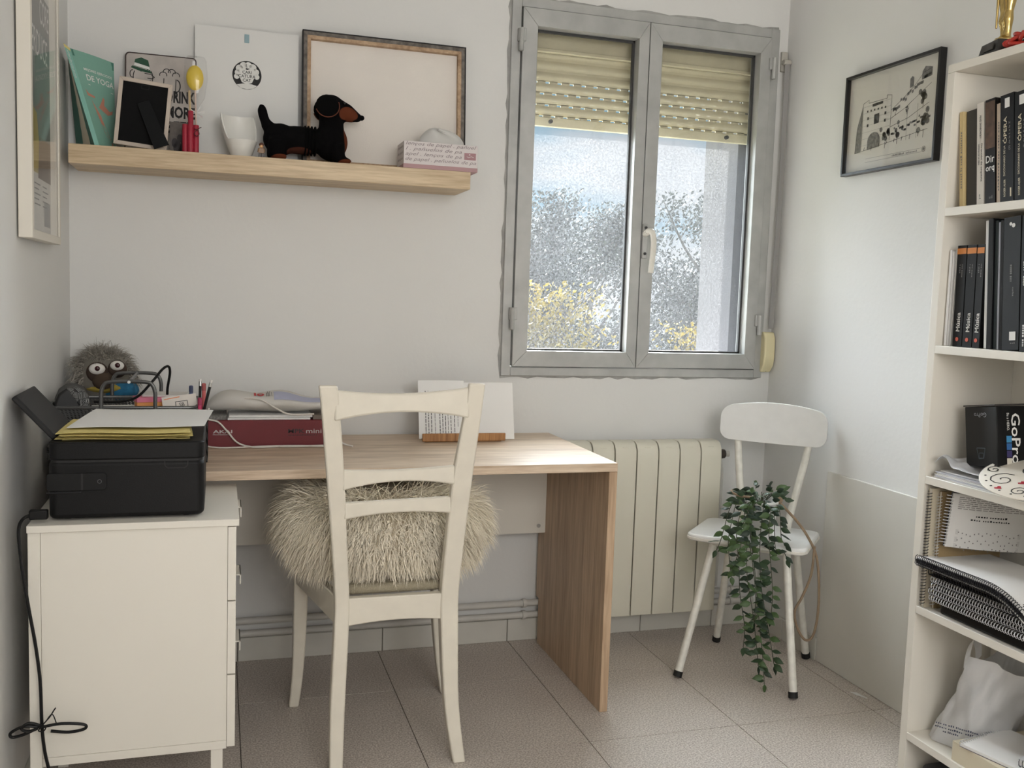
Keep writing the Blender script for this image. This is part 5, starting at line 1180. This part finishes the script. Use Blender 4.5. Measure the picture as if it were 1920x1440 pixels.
for yy, sub, lb in ((-1.310, '(II) de la L a la Z', 'black opera dictionary, second volume, L to Z'), (-1.352, '(I) de la A a la K', 'black opera dictionary, first volume, A to K')):
    book(lb, xf - .002, yy, Z1, .039, .247, .17, (26, 27, 31), 5.5, grp=g1, texts=(('up', 'ÓPERA', .165, .062, .012, -.006, CRM), ('up', 'DICCIONARIO DE LA', .095, .07, .005, -.007, CRM), ('up', sub, .150, .066, .006, .008, GREYINK), ('up', 'ROGER ALIER', .032, .040, .0055, -.006, CRM), ('rect', 'label', -.006, .008, .216, .238, INKW), ('hz', 'MA NON', .229, .012, .006, .001, INK), ('rect', 'price_code', .010, .014, .01, .030, CRM)))
book('plain black book after the opera dictionaries', xf, -1.394, Z1, .035, .240, .17, (34, 34, 36), 5.5, grp=g1)

g2 = 'books and folders on the second shelf'
for k, (yy, hh) in enumerate(((-1.160, .236), (-1.166, .232), (-1.172, .238), (-1.178, .230))):
    tag(obj('white_booklet', B().box(xf + .004 * k, xf + .20, -.0035, 0, 0, hh, T((0, yy, Z2))), PAPER, bevel=.0005), ('white booklet pressed against the side panel of the second shelf' if k == 0 else 'thin white booklet standing between the side panel and the music books'), 'booklet', g2)
for k in range(3):
    yy = -1.1905 - .0325 * k
    tk_ = (.0295, .0295, .022)[k]
    book(('black music textbook next to the white booklets', 'black music textbook in the middle of three alike', 'black music textbook next to the leaning white folder')[k], xf, yy, Z2, tk_, .246, .18, (24, 24, 25), 1.2, grp=g2, pages=(190, 150, 110), texts=(('rect', 'orange_band', -tk_ / 2, tk_ / 2, .225, .239, ORG), ('up', 'Música', .060, .046, .012, .001, INKW), ('up', '~~~', .190, .022, .004, -.004, GREYINK), ('up', '~~~~~', .185, .032, .004, .003, GREYINK), ('disc', 'red_dot', .0, .018, .005, REDD), ('hz', '~~', .232, .008, .005, 0, INKW)))
def folder(label, y, th, h, c, lean, depth=.20, x=xf, rough=.5): return tag(obj('folder', B().box(0, depth, -th, 0, 0, h, T((x, y, Z2)) @ Matrix.Rotation(math.radians(-lean), 4, 'X')), mat('folder' + str(c), c, rough, spec=.3), bevel=.0012), label, 'folder', g2)
folder('leaning white paper folder beside the music books', -1.2915, .011, .302, (214, 212, 208), 4.2); folder('black ring folder leaning beside the white one', -1.3035, .015, .305, (20, 21, 23), 4.2, x=xf - .004, rough=.3); folder('dark teal clear-front folder', -1.320, .009, .300, (38, 46, 48), 4.2, rough=.3); folder('silver grey plastic folder with a bent edge', -1.3305, .005, .296, (150, 152, 160), 4.2, rough=.25); folder('slim black folder before the thick volume', -1.337, .010, .300, (22, 22, 24), 4.2, rough=.3)
book('thick black volume with a white plant emblem low on its spine', xf - .002, -1.3490, Z2, .048, .304, .20, (38, 39, 41), 4.2, grp=g2, texts=(('dn', '~~~~~', .175, .040, .008, .000, GREYINK), ('dn', '~~~~', .135, .026, .005, .006, GREYINK), ('rect', 'emblem', -.002, .016, .022, .042, INKW), ('hz', '~~', .016, .018, .004, .007, GREYINK), ('disc', 'logo_dot', -.004, .288, .004, INKW), ('disc', 'logo_dot', .004, .284, .005, INKW)))
book('black season programme marked 2019 - 2020', xf - .004, -1.4020, Z2, .022, .306, .20, (26, 26, 29), 4.0, grp=g2, texts=(('dn', '2019 - 2020', .175, .055, .009, 0, INKW), ('dn', '~~', .285, .022, .008, 0, INKW), ('dn', '~~~~~', .035, .05, .006, 0, INKW)))
book('black magazine with a white title and blue stripe', xf - .006, -1.4255, Z2, .050, .306, .20, (24, 24, 27), 4.0, grp=g2, texts=(('hz', '~', .288, .034, .022, 0, INKW), ('hz', '~~', .262, .034, .014, 0, GREYINK), ('rect', 'blue_stripe', -.024, .024, .175, .187, mat('blue_ink', (70, 100, 130), .6)), ('rect', 'photo', -.024, .024, .19, .225, mat('photo_print', (110, 116, 126), .6, var=(60, .5)))))

# top of the unit: statuette and red toy
tr = thing('trophy', 'gold award statuette on a black plinth on top of the shelving', 'trophy', (2.188, -1.248, Z0))
TMx = T((2.188, -1.252, Z0)) @ Matrix.Rotation(math.radians(-14), 4, 'Z')
GOLD = mat('polished_gold', (198, 172, 112), .2, 1.0)
pb_ = obj('plinth', B().add([(-.042, -.042, 0), (.042, -.042, 0), (.042, .042, 0), (-.042, .042, 0), (-.036, -.036, .030), (.036, -.036, .030), (.036, .036, .030), (-.036, .036, .030)], [(0, 3, 2, 1), (4, 5, 6, 7), (0, 1, 5, 4), (1, 2, 6, 5), (2, 3, 7, 6), (3, 0, 4, 7)], TMx), mat('plinth_black', (36, 34, 32), .35), tr, bevel=.0015)
obj('plaque', B().box(-.0425, -.041, -.026, .026, .008, .022, TMx @ Ry(11, (-.04, 0, .015))), mat('plaque_dark', (58, 54, 48), .4, .4), pb_)
fg = B()
fg.lathe([(.026, .0302), (.026, .036), (.022, .038)], 20, TMx)
for s in (-1, 1):
    fg.tube([(0, s * .008, .036), (0, s * .008, .060), (-.002, s * .009, .082), (-.001, s * .010, .100), (0, s * .011, .130), (0, s * .010, .165)], [.0075, .0085, .0125, .0095, .0145, .0155], 12, M=TMx)
    fg.ell((-.008, s * .009, .040), (.014, .007, .005), TMx)
    fg.tube([(0, s * .034, .235), (-.004, s * .046, .205), (-.018, s * .036, .180), (-.026, s * .010, .178)], [.010, .009, .008, .007], 10, M=TMx)
fg.ell((0, 0, .172), (.017, .024, .020), TMx); fg.tube([(0, 0, .17), (0, 0, .205), (0, 0, .235), (0, 0, .246)], [.019, .020, .029, .014], 14, M=TMx)
fg.tube([(0, 0, .24), (0, 0, .258)], .008, 10, M=TMx); fg.ell((0, 0, .270), (.013, .011, .017), TMx)
fg.tube([(-.024, .0, .060), (-.024, 0, .185)], [.003, .005], 8, M=TMx)
obj('figure', blob(fg, .0032, 4), GOLD, tr, smooth=180)
rt = thing('red_cord_bundle', 'coiled red cord on a mauve pouch beside the trophy', 'cord', (2.19, -1.375, Z0))
obj('pouch', B().ell((2.200, -1.39, Z0 + .017), (.050, .085, .0168)), mat('mauve_cloth', (120, 86, 92), .8), rt)
rc = []
for k in range(60):
    a = k * .62; rc.append((2.156 + .016 * math.sin(a * 1.7), -1.333 + .036 * math.cos(a) * (1 - k / 140), Z0 + .006 + .022 * (.5 + .5 * math.sin(a * .9)) ))
obj('coil', B().tube(sm(rc, 3), .0042, 7), mat('red_cord', (172, 48, 36), .5), rt)

# third shelf: papers, cloth, camera box, decorated disc
for k in range(6):
    z = Z3 + .0032 * k; dx = (.0, .006, .003, .010, .005, .012)[k]
    tag(obj('paper_sheaf', B().box(2.141 + dx, 2.352 + dx * .5, -1.80, -1.172 - dx, z, z + .0028, Rz((-1, .6, -.4, 1, 0, -.8)[k], (2.25, -1.48, 0))), mat('sheaf%d' % (k % 3), ((224, 223, 222), (196, 196, 204), (230, 229, 226))[k % 3], .8), bevel=.0004), ('bottom sheaf of papers directly on the third shelf board', 'grey lilac sheaf second from the bottom of the paper pile', 'white sheaf third from the bottom of the paper pile', 'white sheaf in the upper half of the paper pile', 'grey lilac sheaf just under the top of the paper pile', 'top sheaf of the paper pile under the white cloth')[k], 'paper', 'paper pile on the third shelf')
PZ = Z3 + .0196
def clo(u, v):
    y = -1.178 - .24 * u; x = 2.142 + .19 * v
    z = PZ + .002 + .024 * math.exp(-((u - .08) / .13) ** 2) * (1 - .3 * v) * (.6 + .4 * math.sin(9 * v + 1)) + .014 * abs(math.sin(7 * u + 6 * v + 2 * math.sin(5 * u))) * (1 - .4 * u) + .020 * math.exp(-((v - .55) / .2) ** 2) * (1 - u)
    return (x + .008 * math.sin(9 * u), y + .006 * math.sin(8 * v), z)
tag(obj('white_cloth', sheet(lambda u, v, off=0: V(clo(u, v)) + V((0, 0, off * .8 + .0012)), 26, 16, .0012), mat('thin_white_cloth', (230, 231, 234), .85, trans=.15), smooth=80), 'crumpled thin white cloth on the paper pile', 'cloth')
CZ = PZ + .034
gpb = thing('camera_box', 'black action camera box leaning in the third shelf', 'box', (2.25, -1.29, CZ - .012))
GM = T((2.178, -1.343, CZ)) @ Matrix.Rotation(math.radians(-8), 4, 'X') @ Matrix.Rotation(math.radians(-11), 4, 'Z')
BLK = mat('box_black', (11, 12, 13), .4, spec=.25)
obj('carton', B().box(0, .185, 0, .128, 0, .145, GM), BLK, gpb, bevel=.0012)
obj('lid_flap', B().box(-.001, .186, -.001, .129, .1455, .1490, GM @ Ry(-1.2)), mat('box_lid', (52, 48, 46), .5), gpb, bevel=.0008)
L_M = GM @ frame((-.0006, .064, .0725), (0, -1, 0), (0, 0, 1)); F_M = GM @ frame((.092, -.0006, .0725), (1, 0, 0), (0, 0, 1))
text('GoPro', L_M @ T((.0, .052, 0)) @ Matrix.Rotation(math.pi, 4, 'Z'), mat('faint_print', (170, 172, 180), .5), gpb, w=.050, h=.011)
obj('camera_print', B().stroke([(-.018, -.028), (.016, -.028), (.010, -.052), (-.010, -.054), (-.018, -.028)], .002, L_M).stroke([(-.008, -.040), (.008, -.040), (.008, -.052), (-.008, -.052), (-.008, -.04)], .0015, L_M), mat('faint_blue', (70, 82, 92), .5), gpb, smooth=0)
text('GoPro', F_M @ T((-.045, -.005, 0)) @ Matrix.Rotation(math.radians(-90), 4, 'Z'), INKW, gpb, w=.120, h=.022, bold=.01)
text('Be a HERO.', F_M @ T((-.064, .035, 0)) @ Matrix.Rotation(math.radians(-90), 4, 'Z'), INKW, gpb, w=.042, h=.006)
for k, c in enumerate(((52, 128, 176), (36, 92, 150), (48, 40, 92), (206, 200, 186))): obj('colour_square', B().flat([(-.069, .002 - .0175 * k), (-.056, .002 - .0175 * k), (-.056, -.0135 - .0175 * k), (-.069, -.0135 - .0175 * k)], F_M), mat('sq%d' % k, c, .5), gpb, smooth=0)
dsk = thing('decorated_disc', 'round white card with black swirls and small red hearts', 'card', (2.19, -1.43, PZ))
DKM = T((2.196, -1.432, PZ + .024)) @ Matrix.Rotation(math.radians(-16), 4, 'Y') @ Matrix.Rotation(math.radians(8), 4, 'X')
obj('disc', B().lathe([(.112, 0), (.1135, .001), (.1135, .003), (.112, .004)], 48, DKM), mat('disc_white', (226, 220, 208), .6), dsk)
sw = B()
for (u_, v_, r_, dr) in ((-.055, .035, .034, 1), (-.020, -.045, .036, -1), (-.075, -.03, .020, 1), (.02, .02, .03, 1), (-.03, .085, .018, 1)):
    sw = B(); sw.stroke([(u_ + r_ * (1 - t / 16) * math.cos(dr * t * .62), v_ + r_ * (1 - t / 16) * math.sin(dr * t * .62)) for t in range(15)], .0028, DKM, .0045)
    obj('swirl', sw, INK, dsk, smooth=0)
for k in range(22):
    sw = B(); a = 2 * math.pi * k / 22; sw.flat(circ(.100 * math.cos(a), .100 * math.sin(a), .003, n=6), DKM, .0045)
    obj('dot', sw, INK, dsk, smooth=0)
for u_, v_ in ((-.092, .01), (-.04, -.005), (.05, -.04)):
    ht = B(); ht.flat([(u_, v_ - .008), (u_ + .009, v_ + .003), (u_ + .005, v_ + .008), (u_, v_ + .004), (u_ - .005, v_ + .008), (u_ - .009, v_ + .003)], DKM, .0046)
    obj('heart', ht, mat('heart_red', (170, 40, 56), .6), dsk, smooth=0)

# ---- spiral notebooks
WIRE = mat('black_wire', (28, 28, 34), .35, .5); WIREW = mat('pale_wire', (206, 206, 208), .35, .3)
def spiral(p0, p1, r, pitch, out, path=None, wire=.0010):
    pts = []; n = int(((V(p1) - V(p0)).length if path is None else sum((V(b_) - V(a_)).length for a_, b_ in zip(path[:-1], path[1:]))) / pitch)
    seg = 7; total = n * seg
    def at(t):
        if path is None: return V(p0).lerp(V(p1), t), (V(p1) - V(p0)).normalized()
        m_ = len(path) - 1; i_ = min(int(t * m_), m_ - 1); return V(path[i_]).lerp(V(path[i_ + 1]), t * m_ - i_), (V(path[i_ + 1]) - V(path[i_])).normalized()
    for k in range(total + 1):
        c_, d_ = at(k / total); o_ = V(out); o_ = (o_ - d_ * o_.dot(d_)).normalized(); s_ = d_.cross(o_); a = 2 * math.pi * k / seg
        pts.append(c_ + (o_ * math.cos(a) + s_ * math.sin(a)) * r)
    return B().tube(pts, wire, 4)
g4 = 'spiral notebooks on the fourth shelf'
def flat_nb(label, x, ya, yb_, z, th, c, wire=WIREW, r=.008, rot=0, name='spiral_notebook', grp=g4, depth=.205, page=(120, 116, 110)):  # pages toned grey: shade between the coils is put into their colour
    t = thing(name, label, 'notebook', (x + .1, (ya + yb_) / 2, z), grp); M = Rz(rot, (x + .1, (ya + yb_) / 2, 0)); b_ = B()
    obj('cover', B().box(x + .004, x + depth, yb_, ya, z, z + .0012, M).box(x + .004, x + depth, yb_, ya, z + th - .0012, z + th, M), mat('nb' + str(c), c, .45), t)
    obj('pages', B().box(x + .022, x + depth - .002, yb_ + .001, ya - .001, z + .0013, z + th - .0013, M), mat('nbp' + str(page), page, .9), t)
    s_ = spiral((x + .005, ya - .006, z + th / 2), (x + .005, yb_ + .006, z + th / 2), r, .0085, (0, 0, 1)); s_.v = [tuple(M @ V(q_)) for q_ in s_.v]
    obj('spiral_binding', s_, wire, t, smooth=180); return t
tag(obj('black_case', B().box(2.150, 2.350, -1.56, -1.222, Z4, Z4 + .030), mat('case_satin', (14, 14, 15), .35, spec=.3), bevel=.006, seg=3), 'flat black case at the bottom of the notebook pile', 'case')
zz = Z4 + .0305
for k, (th, c, w_, r_, lb) in enumerate(((.014, (52, 46, 38), WIREW, .0070, 'brown black spiral notebook lying on the flat black case'), (.014, (30, 30, 32), WIREW, .0070, 'black spiral notebook second from the bottom of the notebook pile'), (.016, (24, 24, 26), WIREW, .0078, 'black spiral notebook third from the bottom of the notebook pile'), (.016, (70, 70, 74), WIREW, .0078, 'dark grey spiral notebook fourth from the bottom of the notebook pile'), (.018, (20, 20, 22), WIRE, .0085, 'black spiral notebook just under the drooping notebook'))):
    flat_nb(lb, 2.128 + .004 * (k % 2), -1.195 - .006 * ((4 - k) % 3), -1.52 - .004 * k, zz, th, c, w_, r_, (-.6, .5, -.3, .6, 0)[k]); zz += th + .0006
# drooping open notebook on top, sheet under it
def dro(y): t = max(0, (-1.40 - y) / .14); return -.052 * t * t
dn = thing('spiral_notebook', 'open spiral notebook drooping over the near end of the pile', 'notebook', (2.22, -1.34, zz), g4)
for nm, z_, mt_, th_ in (('back_pages', zz + .001, mat('nbk_white', (222, 221, 218), .85), .003), ('page_block', zz + .006, mat('nbk_dark', (36, 36, 40), .5), .010), ('top_page', zz + .018, PAPER, .003)):
    obj(nm, sheet(lambda u, v, off=0, z_=z_, th_=th_: V((2.112 + .215 * v, -1.172 - .345 * u, z_ + th_ + off + dro(-1.172 - .345 * u))), 18, 2, th_), mt_, dn, smooth=60)
for dz_, r_ in ((.010, .0085), (.020, .0085)):
    pth = [(2.112 - .001, -1.178 - .335 * k / 18, zz + dz_ + dro(-1.178 - .335 * k / 18)) for k in range(19)]
    obj('spiral_binding', spiral(None, None, r_, .0062, (0, 0, 1), pth), WIRE, dn, smooth=180)
# upright notebooks at the far end
def up_nb(label, x, y, th, h, c, wire, lean, depth=.2):
    t = thing('spiral_notebook', label, 'notebook', (x, y, Z4), g4, rot=(math.radians(-lean), 0, 0)); t.location = (x, y, Z4)
    obj('cover', B().box(.004, depth, -th, -th + .0012, 0, h).box(.004, depth, -.0012, 0, 0, h), mat('nb' + str(c), c, .6), t)
    obj('pages', B().box(.005, depth - .002, -th + .0013, -.0013, .001, h - .001), mat('nbp_up', (214, 208, 196), .9), t)
    obj('spiral_binding', spiral((.002, -th / 2, .008), (.002, -th / 2, h - .008), .0062, .0075, (0, 1, 0)), wire, t, smooth=180)
up_nb('upright spiral notebook with a black wire against the side panel', 2.140, -1.164, .010, .306, (196, 186, 164), WIRE, 0)
up_nb('upright kraft brown spiral notebook beside the black wired one', 2.160, -1.178, .008, .300, (150, 128, 92), WIREW, 0)
# score book: open pages facing the room
sc = thing('score_book', 'open spiral bound score with staves standing behind the notebook pile', 'score', (2.2, -1.22, Z4), g4)
SCM = frame((2.150, -1.206, Z4 + .168), (.90, -.42, -.06), (0, -.10, 1))
fsc = lambda u, v, off=0: SCM @ V((.012 + .195 * u, .138 * v, off - .012 * u * u * 2))
obj('page', sheet(fsc, 10, 4, .006), mat('score_page', (206, 204, 200), .85), sc, smooth=60)
obj('cover', sheet(lambda u, v, off=0: fsc(u * 1.02 - .01, v * 1.02 - .01, off - .0075), 8, 3, .0015), mat('score_cover', (60, 60, 66), .6), sc, smooth=60)
obj('spiral_binding', spiral(SCM @ V((.006, .006, 0)), SCM @ V((.006, .134, 0)), .0078, .0078, SCM.to_3x3() @ V((0, 0, 1))), WIREW, sc, smooth=180)
tl = B(); rnd = random.Random(30)
for i_ in range(7):
    v = .95 - .035 * i_; u = .08
    while u < .9:
        w_ = rnd.uniform(.03, .09); tl.add([fsc(u, v, .0006), fsc(u + w_, v, .0006), fsc(u + w_, v - .012, .0006), fsc(u, v - .012, .0006)], [(0, 1, 2, 3)]); u += w_ + .015
for s0 in (.34, .20, .07):
    for i_ in range(5): tl.add([fsc(.1, s0 - .02 * i_, .0006), fsc(.92, s0 - .02 * i_, .0006), fsc(.92, s0 - .02 * i_ - .004, .0006), fsc(.1, s0 - .02 * i_ - .004, .0006)], [(0, 1, 2, 3)])
    for k in range(16):
        u = .13 + .05 * k; v = s0 - rnd.uniform(0, .09); tl.add([fsc(u, v, .0007), fsc(u + .014, v, .0007), fsc(u + .014, v - .022, .0007), fsc(u, v - .022, .0007)], [(0, 1, 2, 3)])
o_ = obj('printed_staves', tl, GREYINK, sc, smooth=0, recalc=False); o_['kind'] = 'stuff'
bent_text('~~~~~~~', fsc, .30, .72, .60, .635, INK, sc, off=.0008); bent_text('~~~~~~~~', fsc, .26, .76, .53, .56, INK, sc, off=.0008)

# ---- fifth shelf: plastic bag, folders and notebooks
bgp = thing('carrier_bag', 'white plastic carrier bag standing on the fifth shelf', 'bag', (2.26, -1.27, Z5))
def cbag(u, v):
    a = 2 * math.pi * u; k = 1 - .22 * v + .05 * math.sin(5 * v + a)
    sq = lambda t: math.copysign(abs(t) ** .6, t)
    r = 1 + .06 * math.sin(3 * a + 5 * v) + .05 * math.sin(7 * a - 8 * v) * (.4 + v) + .03 * math.sin(11 * a + 13 * v)
    x = 2.275 + .098 * k * r * sq(math.cos(a)); y = -1.230 + .058 * (k + .25 * v) * r * sq(math.sin(a)) - .085 * v
    return (min(x, 2.384), min(y, -1.160), Z5 + .001 + .238 * v + (.018 * math.sin(2 * a + 1) + .022 * max(0, math.cos(a * 1))) * v ** 3)
PLAS = mat('carrier_plastic', (224, 224, 224), .4, bump=(22, .6), trans=.2)
obj('film', B().grid(cbag, 48, 20), PLAS, bgp, smooth=60, recalc=False)
for (x, y, s) in ((2.215, -1.265, 1), (2.315, -1.350, -1)):
    obj('handle', B().grid(lambda u, v: (x + .030 * math.cos(math.pi * u) + .006 * v, y - .012 * v + .026 * math.cos(math.pi * u) * .5, Z5 + .225 + .058 * math.sin(math.pi * u) + .022 * (v - .5)), 14, 3), PLAS, bgp, smooth=60, recalc=False)
BGM2 = frame((2.172, -1.262, Z5 + .060), (.55, -.84, 0), (0, 0, 1))
for i_, (s_, w_) in enumerate((('~~~~~~~~~~~', .10), ('~~~~~~~~~~', .09), ('~~~~~', .04))): text(s_, BGM2 @ T((.02 - .006 * i_, .006 - .009 * i_, .012)), mat('navy_print', (60, 66, 86), .6), bgp, w=w_, h=.005)
fd = tag(obj('cream_box', B().box(2.145, 2.375, -1.72, -1.305, Z5, Z5 + .048, Rz(.6, (2.26, -1.5, 0))), mat('cream_card', (212, 202, 178), .8), bevel=.001), 'flat cream card box lying on the fifth shelf board', 'box')
g5 = 'spiral notebooks on the fifth shelf'
wn_ = thing('spiral_notebook', 'open white paged spiral notebook lying on the flat cream box', 'notebook', (2.24, -1.45, Z5 + .0485), g5)
WM = T((2.245, -1.415, Z5 + .0486)) @ Matrix.Rotation(math.radians(14), 4, 'Z')
obj('pages', B().box(-.088, .095, -.145, .100, 0, .008, WM), PAPER, wn_); obj('cover', B().box(-.089, .096, -.146, .101, -.0001, .0014, WM), mat('nb_grey', (120, 116, 122), .6), wn_)
obj('spiral_binding', spiral(WM @ V((-.085, .101, .005)), WM @ V((.092, .101, .005)), .007, .008, (0, 0, 1)), WIREW, wn_, smooth=180)
for k, (dx, dy, rr, c, lb) in enumerate(((.03, -.055, 24, (214, 214, 218), 'pale spiral notebook lying on the white open notebook'), (.045, -.060, 30, (58, 96, 76), 'green covered spiral notebook stacked above the pale one'), (.050, -.050, 26, (226, 226, 226), 'white spiral notebook on top of the fifth shelf stack'))):
    t = thing('spiral_notebook', lb, 'notebook', (2.27, -1.60, Z5 + .03), g5); M_ = T((2.240 + dx, -1.452 + dy, Z5 + .0570 + .0165 * k)) @ Matrix.Rotation(math.radians(rr), 4, 'Z')
    obj('cover', B().box(-.060, .048, -.120, .075, 0, .0012, M_).box(-.060, .048, -.120, .075, .0135, .0148, M_), mat('nb5' + str(c), c, .5), t); obj('pages', B().box(-.058, .046, -.118, .073, .0013, .0134, M_), PAPER, t)
    obj('spiral_binding', spiral(M_ @ V((-.061, -.116, .0075)), M_ @ V((-.061, .072, .0075)), .0078, .0075, (0, 0, 1)), WIRE if k != 1 else WIREW, t, smooth=180)
tag(obj('laptop_sleeve', B().prism(rrect(2.16, 2.372, -1.62, -1.175, .03, 4), .001, .040), mat('charcoal_fabric', (82, 82, 84), .9), bevel=.010, seg=3), 'charcoal padded sleeve on the floor under the lowest shelf board', 'sleeve')
